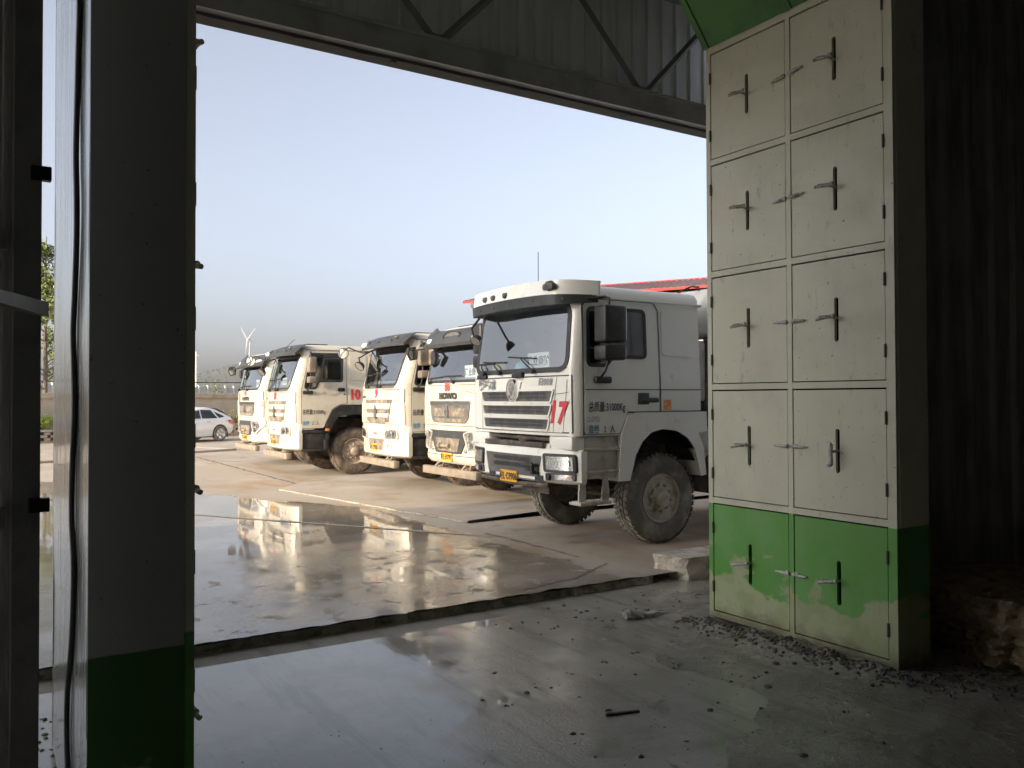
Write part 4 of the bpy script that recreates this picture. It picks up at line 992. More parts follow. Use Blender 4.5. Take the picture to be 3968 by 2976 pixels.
edge = [(-BIG, 6.45, 0), (-4, 6.45, 0)] + jag([(-4, 6.45, 0), (5.80, 6.46, 0), (5.98, 6.80, 0), (5.75, 7.1, 0), (6.55, 7.42, -.01), (9, 7.33, -.01)], .07, .06, 3) + [(BIG, 7.3, 0)]
o = poly_sheet('yard_ground', edge, -.16, M['yard'], M['slabedge'], [(BIG, BIG, 0), (-BIG, BIG, 0)]); tag(o, kind='structure')
pe = jag([(4.95, 16.4, .03), (5.9, 10.53, .03), (7.5, 10.82, .03), (24, 11.4, .03)], .25, .02, 11)
o = poly_sheet('parking_slab', pe, .004, M['pad'], M['slabedge'], [(24, 18.6, .03), (8, 18.3, .03), (6.2, 18.0, .03)]); tag(o, kind='structure')
def strip(name, pts, w, z, m, amp=.02, seed=0, step=.12):
    P = jag([(p[0], p[1], z) for p in pts], step, amp, seed); b = MB(); rows = []
    for i, p in enumerate(P):
        q = Vector(P[min(i+1, len(P)-1)])-Vector(P[max(0, i-1)]); n = Vector((-q.y, q.x, 0)).normalized()
        ww = w*(.6+.7*abs(nz(p[0], p[1], 2.3, seed+7))+.4*nz(p[0], p[1], 9, seed))
        rows.append([Vector(p)+n*ww/2, Vector(p)-n*ww/2])
    b.grid(rows); o = b.build(name, m, None, smooth=False); tag(o, kind='structure'); return o
M['crack'] = mat('open joint', (.17, .145, .11), .9, col2=(.30, .25, .19), scale=6)
M['strip'] = mat('pale reflection line', (.36, .33, .28), .7)  # pale colour paints the change of reflection where the slabs tilt apart
strip('ground_crack', [(5.66, 34), (5.65, 26.2), (5.63, 17)], .10, .005, M['crack'], .12, 5)
strip('ground_crack', [(5.68, 9.6), (5.72, 8.3), (5.70, 7.6)], .07, .005, M['crack'], .06, 15)
strip('ground_crack', [(3.0, 24.6), (5.6, 25.6), (6.3, 24.5)], .07, .005, M['crack'], .1, 25)
strip('ground_joint', [(2.2, 14.7), (3.29, 12.96), (5.62, 9.35)], .10, .006, M['strip'], .01, 9)
strip('ground_crack', [(4.3, 6.6), (5.0, 6.75), (5.75, 7.15)], .03, .005, M['crack'], .04, 35)
b = MB(); b.box((5.92, 10.51, .004), (7.6, 10.55, .042), .008, Matrix.Rotation(0, 4, 'Z')); 
o = b.build('edge_strip', M['rubber'], None); o.location = (0, 0, 0)
b = None
o.rotation_euler = (0, 0, 0)
me = o.data
for v in me.vertices: v.co.y += (v.co.x-5.92)*.185
tag(o, 'black rubber edging strip along the front of the raised parking slab', 'edging')
# ---- shed floor, real puddles
def floor_h(x, y):
    bank = .075*sstep(0, 1.7, (x-3.55)+(4.2-y)*.55+nz(x, y, .9, 4)*.7) * sstep(6.3, 5.2, y)
    d = min(1, abs(x-5.0)/.5); heap = .045*math.exp(-((x-4.98)/.16)**2)*sstep(3.0, 3.3, y)*sstep(5.6, 5.1, y)*(1+nz(x, y, 6, 2))
    q = .22+.78*sstep(2.3, 4.2, x+(4.6-y)*.5+.6*nz(x, y, .8, 12))
    h = -.090 + bank + heap + q*(.014*nz(x, y, 1.3, 1) + .009*nz(x, y, 4.2, 6)) + (.25+.75*q)*.006*nz(x, y, 13, 8)
    h += .004*sstep(2.6, 3.4, x)*nz(x, y, 9, 15)
    return h - .03*sstep(5.95, 6.35, y)
b = MB(); xs = [-6, -4, -3] + [-2+.045*i for i in range(int(11.5/.045))] + [10, 13]; ys = [-8, -5, -3, -1, 0, 1] + [1.8+.045*i for i in range(int(6/.045))] + [8.0]
vv = [[b.v((x, y, floor_h(x, y))) for x in xs] for y in ys]
for i in range(len(ys)-1):
    for j in range(len(xs)-1): b.f([vv[i][j], vv[i][j+1], vv[i+1][j+1], vv[i+1][j]])
tag(b.build('shed_floor', M['mud'], None), kind='structure')
b = MB(); vs = [b.v(p) for p in ((-6, .5, -.080), (12, .5, -.080), (12, 7.9, -.080), (-6, 7.9, -.080))]; b.f(vs)
tag(b.build('floor_puddle', M['film'], None), kind='structure')
# concrete plinth block
b = MB(); P = []
for z in (-.12, -.03, .06, .135, .155):
    row = []
    for (xx, yy) in [(6.0+.012*k, 6.70-.04*k) for k in range(11)] + [(6.2+.2*k, 6.29) for k in range(1, 16)]+[(9.3, 6.70)]+[(9.0-.2*k, 6.71) for k in range(15)]:
        a = .035 if z < .15 else .02
        row.append((xx+nz(xx, yy, 9, z*9)*a, yy+nz(xx, yy, 8, z*7+3)*a, z+(nz(xx, yy, 6, 1)*.012)))
    P.append(row)
rr = b.grid(P, closed_u=True); f = b.f(rr[-1]); bmesh.ops.triangulate(b.bm, faces=[f], ngon_method='EAR_CLIP')
tag(b.build('concrete_plinth', M['block'], None, smooth=False), 'white broken concrete plinth stub behind the cream cabinet tower', 'concrete block')
# ---- shed
shed = empty('shed', (0, 6.6, 0), 'dark steel shed with ribbed sheet walls and truss beam over its doorway', 'shed')
def sh(bm, name, m, smooth=False, par=None):
    bmesh.ops.translate(bm.bm, vec=(0, -6.6, 0), verts=bm.bm.verts); return bm.build(name, m, par or shed, smooth=smooth)
def ribbed(b, p0, p1, z0, z1, pitch, hgt, nrm, wide=.3):
    p0 = Vector((*p0, 0)); p1 = Vector((*p1, 0)); n = int((p1-p0).length/pitch); d = (p1-p0)/n; N = Vector((*nrm, 0))
    prof = []
    for i in range(n):
        for t, h in ((0, 0), (wide*.25, hgt), (wide*.75, hgt), (wide, 0)): prof.append(p0+d*(i+t)+N*h)
    prof.append(p1)
    b.grid([[Vector((p.x, p.y, z)) for p in prof] for z in (z0, (z0*2+z1)/3, z1)])
b = MB(); ribbed(b, (.4, 6.72), (7.2, 6.72), 4.74, 6.12, .20, .025, (0, -1), .22); sh(b, 'cladding', M['sheet'])
b = MB(); ribbed(b, (.4, 6.78), (7.2, 6.78), 4.82, 6.12, .25, .03, (0, 1), .25); ribbed(b, (-28, 6.78), (-9, 6.78), -.1, 6.40, .25, .03, (0, 1), .25); ribbed(b, (7.2, 4.56), (16, 4.56), -.1, 6.12, .25, .03, (0, 1), .25); sh(b, 'bounce_cladding', M['outer'])  # unseen outer sheets, added in white to bounce light onto the truck side
b = MB(); b.box((.42, 6.36, 4.645), (7.2, 6.46, 4.85)); b.box((.42, 6.34, 4.632), (7.2, 6.359, 4.66)); b.box((.42, 6.34, 4.83), (7.2, 6.359, 4.86)); b.box((.42, 6.36, -.1), (.54, 6.62, 4.63))
sh(b, 'lintel_beam', M['steel']).location.z = .045
b = MB()
for i in range(134):
    if i == 0: b.box((.42, 6.461, 4.62), (7.2, 6.62, 4.66))
    xx = .45+i*.05; q = .016+.012*nz(xx, 0, 2.1, 1)+.006*nz(xx, 0, 9, 3)+.02*(abs(xx-2.9) < .02); b.box((xx, 6.463, 4.636-q), (xx+.0495, 6.53, 4.622))
sh(b, 'lintel_flange', M['flange']).location.z = .045
b = MB(); b.box((-9, 6.38, 5.95), (7.2, 6.46, 6.05))
sh(b, 'top_chord', M['steel'])
for xc in (.97, 3.31, 5.65):
    for s in (-1, 1):
        b = MB(); b.tube([(xc+s*.03, 6.41, 4.85), (xc+s*1.12, 6.41, 5.97)], .036, 4); b.box((xc+s*.02-.04, 6.385, 4.83), (xc+s*.02+.04, 6.44, 4.90)); sh(b, 'diagonal_brace', M['brace']).location.z = .045
b = MB(); ribbed(b, (5.52, 4.42), (16, 4.42), -.1, 6.12, .40, .05, (0, -1), .25); sh(b, 'side_wall', M['walldark'])
b = MB(); b.box((6.95, 4.48, -.1), (7.0, 6.28, 6.36)); sh(b, 'return_wall', M['walldark'])
b = MB(); b.box((-28, -8.1, 6.40), (-9, 6.9, 6.50)); b.box((-9, -8.1, 6.12), (7.2, 6.9, 6.20)); b.box((7.2, -8.1, 6.12), (17, 4.6, 6.20)); b.box((-9.02, -8.1, 6.1), (-8.98, 6.9, 6.45)); sh(b, 'roof', M['sheet'])
b = MB(); b.box((-28, -8.1, -.1), (17, -8, 6.4)); b.box((16, -8, -.1), (16.1, 4.4, 6.4)); b.box((-28.1, -8, -.1), (-28, 6.7, 6.4)); b.box((-28, 6.66, -.1), (-9, 6.7, 6.4)); sh(b, 'back_wall', M['wallback'])
# ---- cabinets
def cabinet(loc, rz, label, canopy, mshell='cab'):
    root = empty('cabinet', loc, label, 'cabinet', 'cabinet towers either side of the doorway', rz)
    T = .36; H = 4.72; Y1 = 1.69
    b = MB(); b.box((.0, 0, 0), (.035, .066, H)); b.box((0, 1.644, 0), (.035, Y1, H)); b.box((0, .834, 0), (.035, .876, H))
    zr = [.05, .98, 1.91, 2.84, 3.77]
    for z in [0.] + [q-.046 for q in zr[1:]] + [4.655]:
        hh = .046 if z else .048
        for ya, yb in ((.066, .834), (.876, 1.644)): b.box((.0015, ya, z), (.035, yb, z+hh if z < 4.6 else H))
    b.box((.0, .0, 0), (.0, .0, 0)) if False else None
    b.build('frame', M['cab'], root, smooth=False)
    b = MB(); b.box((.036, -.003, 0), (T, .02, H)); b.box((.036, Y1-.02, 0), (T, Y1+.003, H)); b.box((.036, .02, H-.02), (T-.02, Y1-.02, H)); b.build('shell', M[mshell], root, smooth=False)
    b = MB(); P = []
    for i in range(25):
        z = H*i/24; P.append([(T+.004*nz(y*3, z*.9, 2, 7)+.004*nz(y*1.2, z*.35, 3, 2), y, z) for y in [.02+(Y1-.04)*j/16 for j in range(17)]])
    b.grid(P); b.build('back_panel', M['galv'], root, recalc=False)
    b = MB(); b.box((.10, .02, .0), (.11, Y1-.02, H-.03)); b.build('lining', M['inside'], root, smooth=False)
    k = 0
    for r, z0 in enumerate(zr):
        for c, (ya, yb) in enumerate(((.074, .826), (.884, 1.636))):
            z1 = z0+.872; za = z0+.008
            sc = (ya+yb)/2 + (0.0 if c == 0 else -.005); sz = z0+.44; sl = .14
            sl_pts = [(sc+.0170*math.cos(a), sz+sl*s+.0170*math.sin(a)) for s, a0 in ((1, 0), (-1, PI)) for a in [a0+PI*i/6 for i in range(7)]]
            b = MB(); bm = b.bm
            def loop(pts, x):
                vs = [b.v((x, p[0], p[1])) for p in pts]; es = [bm.edges.new((vs[i], vs[(i+1) % len(vs)])) for i in range(len(vs))]; return vs, es
            out = [(ya, za), (yb, za), (yb, z1), (ya, z1)]
            vo, eo = loop(out, .004); vi, ei = loop(sl_pts, .004)
            bmesh.ops.triangle_fill(bm, use_beauty=True, edges=eo+ei)
            vo2 = [b.v((.03, p[0], p[1])) for p in out]; vi2 = [b.v((.03, p[0], p[1])) for p in sl_pts]
            for A, B in ((vo, vo2), (vi, vi2)):
                for i in range(len(A)): b.f([A[i], A[(i+1) % len(A)], B[(i+1) % len(A)], B[i]])
            d = b.build('door', M['cab'], root, smooth=False)
            b = MB(); rnd = random.Random(r*7+c*3); tilt = (.05, .055, .0, -.01, -.03)[4-r]+rnd.uniform(-.01, .01); tz = sz+rnd.uniform(-.01, .02)
            if r == 1 and c == 0:
                b.tube([(.02, sc, sz), (-.07, sc, sz)], .010, 8); b.tube([(-.07, sc, sz-.09), (-.075, sc, sz), (-.07, sc, sz+.05)], .014, 8); b.tube([(-.07, sc, sz-.09), (-.10, sc, sz-.10)], .014, 8); b.tube([(-.07, sc, sz+.05), (-.095, sc, sz+.055)], .012, 8)
            else:
                b.tube([(.03, sc, tz), (-.07, sc+.004, tz+.004)], .009, 8); b.tube([(-.062, sc-.022, tz+.012), (-.068, sc+.012, tz+.006+tilt*.1), (-.078, sc+.06, tz+tilt*.2), (-.092, sc+.10, tz+tilt*.3-.008)], [.012, .013, .013, .012], 8)
                for q in range(5): b.tube([(-.068-.003*q, sc-.002+.018*q, tz+.005+tilt*.04*q), (-.069-.003*q, sc+.003+.018*q, tz+.005+tilt*.04*q)], .0155, 8)
                b.box((-.074, sc-.030, tz+.0), (-.056, sc-.008, tz+.026), .005)
            b.build('door_handle', M['rebar'], d)
            # latch half at the meeting side
            yl = .829 if c == 0 else .881; s = -1 if c == 0 else 1; lz = z0+.455 - (.02 if r == 0 else 0); til = (.0, .0, .0, .006, .010)[r]*s*-1
            b = MB(); b.box((-.006, min(yl, yl+s*.035), lz-.018), (.004, max(yl, yl+s*.035), lz+.018), .003); b.tube([(-.010, yl-s*.01, lz), (-.016, yl+s*.05, lz+til), (-.012, yl+s*.115, lz+til*1.8)], [.011, .013, .007], 8); b.box((-.02, min(yl-s*.006, yl+s*.012), lz-.013), (-.002, max(yl-s*.006, yl+s*.012), lz+.013), .003)
            b.build('latch', M['rebar'], d)
            yh = .069 if c == 0 else 1.641
            for hz in (z0+.20, z0+.68):
                b = MB(); b.tube([(-.004, yh, hz-.045), (-.004, yh, hz+.045)], .009, 8); b.build('hinge', M['darkplastic'], d)
    if canopy:
        b = MB(); 
        for (ya, yb) in ((0, .83), (.85, 1.69)):
            b.prism([(ya, 0), (yb, 0), (yb, 1.35), (ya, 1.35)], lambda p: (-.008-.62*p[1], p[0], H-.012+.80*p[1]), lambda p: (.03-.62*p[1], p[0], H+.03+.80*p[1]))
        cn = b.build('canopy', M['canopy'], root, smooth=False)
        for ya, yb in ((-.004, .05), (.80, .88), (1.64, 1.694)):
            b = MB(); b.prism([(ya, 0), (yb, 0), (yb, 1.35), (ya, 1.35)], lambda p: (-.016-.62*p[1], p[0], H-.018+.80*p[1]), lambda p: (-.0085-.62*p[1], p[0], H-.0125+.80*p[1]))
            b.build('canopy_rail', M['canopy'], cn, smooth=False)
    return root
cabinet((5.10, 3.31, 0), 0, 'tall cream cabinet tower of ten doors with green base and green canopy', True)
cabinet((.68, 5.0, 0), PI, 'dark cabinet tower seen edge on, its door handles sticking out sideways', False, 'cab_shaded')
pts = [(.31, 3.58, 3.9)]+[(.308, q[0], q[1]) for q in ((3.58, 3.35), (3.62, 3.16), (3.66, 2.97), (3.70, 2.77), (3.66, 2.58), (3.66, 2.41), (3.72, 2.22), (3.78, 2.07), (3.74, 1.93), (3.70, 1.75), (3.78, 1.54), (3.80, 1.32), (3.70, 1.14), (3.75, .87), (3.95, .58), (3.97, .38), (3.88, .2), (3.86, -.07))]
def smooth_path(p, k=4):
    p = [Vector(q) for q in p]; out = []
    for i in range(len(p)-1):
        a = p[max(0, i-1)]; b_ = p[i]; c = p[i+1]; d = p[min(len(p)-1, i+2)]
        for j in range(k):
            t = j/k; out.append(.5*((2*b_)+(c-a)*t+(2*a-5*b_+4*c-d)*t*t+(3*b_-a-3*c+d)*t**3))
    out.append(p[-1]); return out
b = MB(); b.tube(smooth_path(pts), .011, 8); tag(b.build('hanging_cable', M['rubber'], None), 'black cable hanging down the shiny outer side of the dark cabinet tower', 'cable')
# ---- gate at the left
gate = empty('steel_gate', (.10, 2.95, 0), 'dark steel gate leaf with bracket arms at the left edge', 'gate')
def gb(b, name, m, sm=False, par=None):
    bmesh.ops.translate(b.bm, vec=(-.10, -2.95, 0), verts=b.bm.verts); return b.build(name, m, par or gate, smooth=sm)
b = MB(); b.box((.075, 2.92, -.05), (.151, 2.99, 4.4), .004); gb(b, 'stile', M['steel'])
b = MB(); b.box((.045, 2.965, -.05), (.075, 2.985, 4.4)); ribbed(b, (-1.6, 2.96), (.046, 2.96), -.05, 4.4, .25, .03, (0, -1), .3); gb(b, 'sheet', M['walldark'])
for z in (.35, 1.42, 2.25, 3.2):
    b = MB(); b.box((-1.5, 2.905, z), (.06, 2.93, z+.06)); gb(b, 'rail', M['steel'])
b = MB(); b.prism([(2.22, 2.052), (2.98, 2.105), (2.98, 2.06), (2.22, 2.022)], lambda p: (.03+(p[0]-2.22)*.19, p[0], p[1]), lambda p: (.0+(p[0]-2.22)*.19, p[0], p[1])); gb(b, 'bracket_arm', M['steel'])
for z in (2.47, 1.46):
    b = MB(); b.box((.12, 2.90, z), (.176, 2.935, z+.042), .003); gb(b, 'stop_block', M['black'])
# ---- heap, box at the right
b = MB(); bm = b.bm; bmesh.ops.create_icosphere(bm, subdivisions=6, radius=1)
for v in bm.verts:
    n = v.co.copy(); d = 1+.22*mn.noise(n*1.7+Vector((3, 1, 2)))+.11*mn.noise(n*5)+.07*mn.noise(n*12)+.035*mn.noise(n*29)
    sq = 1/max(abs(n.x)**1.0, abs(n.y)**1.0, abs(n.z), .62)*.8
    v.co = Vector((n.x*1.15*d*sq, n.y*.72*d*sq, n.z*.50*d*sq))
o = b.build('dirt_heap', M['dirt'], None); o.location = (6.75, 3.15, .02); o.rotation_euler = (0, 0, -.15)
tag(o, 'brown heap of dried dirt by the dark wall at the right edge', 'dirt heap')
bx = empty('equipment_box', (7.0, 3.95, 0), 'low black metal box on the floor between cabinet tower and dirt heap', 'box')
b = MB(); b.box((-.6, -.28, .06), (.45, .22, .30), .01); b.build('housing', M['black'], bx)
b = MB(); b.box((-.62, -.30, .302), (.47, .24, .318), .004); b.box((-.55, -.25, -.05), (-.48, -.18, .06)); b.box((.35, -.25, -.05), (.42, -.18, .06)); b.build('lid', M['black'], bx)
b = MB(); b.tube([(5.8, 3.62, -.01), (6.3, 3.60, .02), (6.6, 3.62, .03)], .03, 8); tag(b.build('steel_pipe', M['steel'], None), 'grey pipe lying on the floor in front of the low black box', 'pipe')
# ---- loose stones
b = MB(); rnd = random.Random(4)
def stone(x, y, s, zoff=0):
    t = bmesh.new(); bmesh.ops.create_icosphere(t, subdivisions=1, radius=1); o = Vector((rnd.random()*9, rnd.random()*9, rnd.random()*9))
    sx, sy, sz = rnd.uniform(.7, 1.3), rnd.uniform(.7, 1.3), rnd.uniform(.5, .9)
    for v in t.verts: v.co = Vector((v.co.x*sx, v.co.y*sy, v.co.z*sz))*s*(1+.45*mn.noise(v.co*1.5+o))
    b.merge(t, Matrix.Translation((x, y, max(floor_h(x, y), -.082)+s*.25+zoff)) @ Matrix.Rotation(rnd.uniform(0, 6.3), 4, 'Z'))
for i in range(520):
    y = rnd.uniform(3.1, 5.15); x = 5.0-abs(rnd.gauss(0, .10)); stone(x, y, rnd.uniform(.006, .017), .0)
for i in range(500):
    x = rnd.uniform(2.6, 5.0); y = rnd.gauss(4.0-(x-3.6)*.15, .55)
    if nz(x, y, 1.6, 3)+.5*nz(x, y, 4, 13) > .04: stone(x, y, rnd.choice((.003, .003, .004, .004, .005, .005, .006, .007, .009, .012)), -.001)
for i in range(420):
    x = rnd.uniform(4.9, 6.8); y = rnd.gauss(3.0-(x-5)*.12, .16); stone(x, y, rnd.uniform(.005, .018))
for i in range(160):
    x = rnd.uniform(.6, 2.6); y = rnd.uniform(3.5, 4.6)
    if nz(x, y, 2.2, 8) > .12: stone(x, y, rnd.uniform(.003, .007))
for i in range(120):
    x = rnd.uniform(.15, .9); y = rnd.uniform(4.2, 5.9); stone(x, y, rnd.uniform(.008, .022))
for i in range(1500):
    x = rnd.uniform(1.6, 5.2); y = rnd.uniform(2.9, 5.6)
    if nz(x, y, 1.3, 21)+.5*nz(x, y, 5, 22) > .12+.25*sstep(3.6, 2.2, x): stone(x, y, rnd.uniform(.0025, .006), -.001)
for i in range(26):
    x = rnd.uniform(2.6, 5.0); y = rnd.gauss(4.2-(x-3.6)*.15, .6); stone(x, y, rnd.uniform(.014, .026), -.005)
for i in range(60):
    x = rnd.uniform(3.6, 5.9); y = rnd.uniform(5.5, 6.2); stone(x, y, rnd.uniform(.006, .02))
tag(b.build('gravel', M['stone'], None, smooth=False), 'scattered dark gravel and stones on the muddy shed floor', 'gravel', kind='stuff')
b = MB(); b.box((-.11, -.012, 0), (.11, .014, .02), .006); o = b.build('wood_scrap', M['wood'], None); o.location = (3.23, 3.88, floor_h(3.23, 3.88)+.003); o.rotation_euler = (0, .03, -.25)
tag(o, 'dark splinter of wood lying on the wet mud floor', 'wood scrap')
b = MB(); P = []
for i in range(14):
    t = i/13; r = .022+.03*(t < .35)+.01*math.sin(i*2.1); c = Vector((-.25+.5*t, .03*math.sin(t*5), .015+.012*math.sin(i)))
    P.append([c+Vector((0, r*1.2*math.cos(a), r*.6*math.sin(a)))*(1+.35*mn.noise(Vector((i*.7, a*2, 3)))) for a in [2*PI*k/9 for k in range(9)]])
rr = b.grid(P, closed_u=True); b.f(rr[0]); b.f(rr[-1]); o = b.build('plastic_rag', M['ragm'], None, smooth=False); o.location = (4.85, 5.42, floor_h(4.85, 5.42)+.01); o.rotation_euler = (0, 0, -.35)
tag(o, 'crumpled grey plastic rag on mud beside the green cabinet base', 'rag')
# ------------------------------------------------------------------ trucks in a row
rA, _ = truckA((5.80, 7.65, 0)); rA.scale = (1, .95, 1)
r86, _ = truckC((7.10, 11.72, .03), '86', 'cream concrete mixer truck with red 86 above its dark grille', '皖L·E0797')
r9, _ = truckB((6.98, 14.68, .03), '9', 'cream concrete mixer truck with red 9 on its front, between 86 and 10', '皖L·C9950')
r10, _ = truckB((6.14, 18.70, 0), '10', 'cream concrete mixer truck with red 10 on its front and on its cab side', '皖L·D7163', '10')
truckC((6.41, 22.25, 0), '66', 'cream concrete mixer truck with red 66, farthest from the doorway', '皖L·D8256', True)
r86.scale = r9.scale = r10.scale = (1, .95, 1); r9.rotation_euler.z = -.05; r10.rotation_euler.z = -.02
def hat(loc, m, label, s=1.):
    b = MB(); prof = [(.165, 0), (.16, .012), (.128, .018), (.125, .05), (.112, .095), (.085, .13), (.045, .152), (.003, .158)]
    b.lathe([(r*s, t*s) for r, t in prof], (0, 0, 0), 'z', 24); b.tube([(-.10*s, 0, .115*s), (0, 0, .163*s), (.10*s, 0, .115*s)], .014*s, 6)
    o = b.build('hard_hat', m, None); o.location = loc; tag(o, label, 'hard hat', 'hard hats lying on dashboards')
def card(loc, label, text, rz, w=.36, h=.16):
    c = empty('dashboard_card', loc, label, 'sign', 'name cards on dashboards', rz)
    b = MB(); b.box((-.003, -w/2, 0), (.003, w/2, h)); k = b.build('card', M['paper'], c, smooth=False)
    lettering('card_lettering', text, h*.46, lambda x, y: (-.005, -x, h*.26+y), M['ink'], c, bold=.004, sx=.95)
hat((5.80+.09, 7.65+1.92, 2.125), M['hatY'], 'yellow hard hat on the dashboard behind the windscreen of truck 17')
hat((5.80+.08, 7.65+1.33, 2.125), M['hatB'], 'cyan hard hat on the dashboard behind the windscreen of truck 17')
hat((6.14+.14, 18.7+.90, 2.125), M['hatG'], 'green hard hat on the dashboard of the truck numbered 10')
hat((6.14+.14, 18.7+1.54, 2.125), M['hatR'], 'red hard hat on the dashboard of the truck numbered 10')
card((5.80-.045, 7.65+.82, 2.16), 'white card with four characters on the dashboard of truck 17', '建业商砼', 0, .46, .20)
card((7.10-.03, 12.42, 2.14), 'white card with four characters in the windscreen of truck 86', '建业商砼', -.05, .56, .23)
card((6.41+.0, 23.17, 2.13), 'white card with four characters in the windscreen of truck 66', '建业商砼', -.1, .52, .20)
card((6.14+.0, 18.7+1.18, 2.14), 'white card with four characters beside the green hat in truck 10', '建业商砼', 0, .32, .17)
# ------------------------------------------------------------------ far yard: planter, wall
AZ = math.atan2(4.0, 8.5); ca, sa = math.cos(AZ), math.sin(AZ); BO = Vector((2.04, 38.7, 0))
def bw(x, y, z=0): return (BO.x+ca*x-sa*y, BO.y+sa*x+ca*y, z)
wl = empty('boundary_wall', BO, 'long rendered beige yard wall with a sandy coping behind the car', 'wall', None, AZ)
b = MB(); b.box((-22, 1.15, -.05), (30, 1.40, 1.86)); b.build('wall', M['render'], wl, smooth=False)
b = MB(); b.box((-22, 1.07, 1.863), (30, 1.48, 2.10), .02)
for i in range(180):
    xx = -20+i*.27; hh = .02+.03*abs(nz(xx, 0, 2, 1)); b.box((xx, 1.08, 1.863-hh), (xx+.24, 1.10, 1.862))
b.build('coping', M['coping'], wl, smooth=False)
b = MB(); b.tube([(-22+i*1.3, 1.13, .86+.03*math.sin(i*1.7)) for i in range(41)], .022, 6); b.build('pipe', M['steel'], wl)
pl = empty('brick_planter', BO, 'low pale brick planter with square gaps along the yard wall', 'planter', None, AZ)
b = MB(); b2 = MB(); rnd = random.Random(2)
for r in range(4):
    z0 = .02+r*.118; n = 0; x = -20+(.13 if r % 2 else 0)
    while x < 26:
        wdt = .25
        if r in (1, 2, 3) and (int((x+40)/.26)+r) % 2 == 0 and r != 0: x += .16
        b.box((x, 0, z0), (x+wdt-.012, .12, z0+.108)); x += wdt+(.0 if r == 0 else .0)
b.build('bricks', M['brick'], pl, smooth=False)
b = MB(); b.box((-20, -.03, .495), (26, .16, .57), .01); b.build('coping', M['coping'], pl, smooth=False)
b = MB(); b.box((-20, .16, .0), (26, 1.07, .50)); b.box((-20, .13, .0), (26, .16, .49)); b.build('soil', M['chassis'], pl, smooth=False)
# pavement strip in front of the planter on the left
b = MB()
for i in range(17):
    for j in range(12):
        x0 = -9+.6*i; y0 = -10+.82*j; b.box((x0, y0, -.05), (x0+.59, y0+.81, .05))
b.box((-9.2, -10.2, -.05), (1.3, -10.02, .07)); b.box((1.21, -10.0, -.05), (1.36, -.2, .06))
pv = b.build('pavement', M['pad'], None, smooth=False); pv.location = BO; pv.rotation_euler = (0, 0, AZ); tag(pv, kind='structure')
# ---- plants
def leaves(b, centers, n, size, spread, rnd, flat=.35):
    for i in range(n):
        c, r = rnd.choice(centers)
        d = Vector((rnd.gauss(0, 1), rnd.gauss(0, 1), rnd.gauss(0, 1))).normalized()*r*rnd.random()**.45*spread
        p = Vector(c)+d; s = size*rnd.uniform(.6, 1.25)
        a = Vector((rnd.gauss(0, 1), rnd.gauss(0, 1), rnd.gauss(0, flat))).normalized(); q = a.cross(Vector((rnd.gauss(0, 1), rnd.gauss(0, 1), rnd.gauss(0, 1)))).normalized()
        b.f([b.v(p-a*s), b.v(p+q*s*.55), b.v(p+a*s), b.v(p-q*s*.55)])
def shrub(name, loc, m, label, cat, w, h, n, size, seed, stems=True, group=None, flower=0):
    rnd = random.Random(seed); root = empty(name, loc, label, cat, group)
    cs = [((rnd.uniform(-w, w), rnd.uniform(-.3, .3), h*rnd.uniform(.35, .75)), rnd.uniform(.18, .32)*min(1, h*1.6)) for _ in range(max(3, int(w*10)))]
    b = MB(); leaves(b, cs, n, size, 1.1, rnd); b.build('foliage', m, root, smooth=False, recalc=False)
    b = MB()
    for c, r in cs[:12]: b.tube([(c[0]*.7, c[1]*.7, 0), (c[0], c[1], c[2])], .008, 4)
    b.build('stems', M['bark'], root)
    if flower:
        b = MB(); 
        for _ in range(flower):
            c, r = rnd.choice(cs); p = Vector(c)+Vector((rnd.gauss(0, .1), 0, r+rnd.uniform(.0, .35))); s = .035
            bmesh.ops.create_icosphere(b.bm, subdivisions=1, radius=s, matrix=Matrix.Translation(p)); b.tube([Vector((p.x, p.y, c[2])), p], .006, 4)
        b.build('blossom', M['flower'], root)
shrub('hedge_bush', bw(.55, .55, .48), M['shrub'], 'bright yellow green bush in the planter beside the dark gate', 'bush', 1.5, .75, 5200, .045, 1)
shrub('planter_weeds', bw(9.75, .55, .46), M['herb'], 'yellow green weeds with yellow flowers in the planter behind the car boot', 'plants', 1.3, .50, 1500, .05, 2, flower=14)
def bare(loc, label, seed, h):
    rnd = random.Random(seed); b = MB()
    for k in range(7):
        a = rnd.uniform(0, 6.28); x = .05*math.cos(a); y = .05*math.sin(a); s = rnd.uniform(.15, .35)
        p1 = (x*2+s*.3*math.cos(a), y*2, h*.5); p2 = (x*2+s*math.cos(a), s*math.sin(a), h*rnd.uniform(.75, 1)); b.tube([(x, y, 0), p1, p2], [.02, .014, .006], 5)
        b.tube([p1, (p1[0]+rnd.uniform(-.15, .15), p1[1], h*.8)], .007, 4)
    o = b.build('bare_plant', M['bark'], None); o.location = loc; tag(o, label, 'bare shrub', 'bare shrubs in the planter')
bare(bw(-.35, .75, .45), 'bare leafless shrub in the planter left of the yellow green bush', 3, .95); bare(bw(6.0, .75, .45), 'bare leafless shrub twigs showing above the white car roof', 5, 1.35)
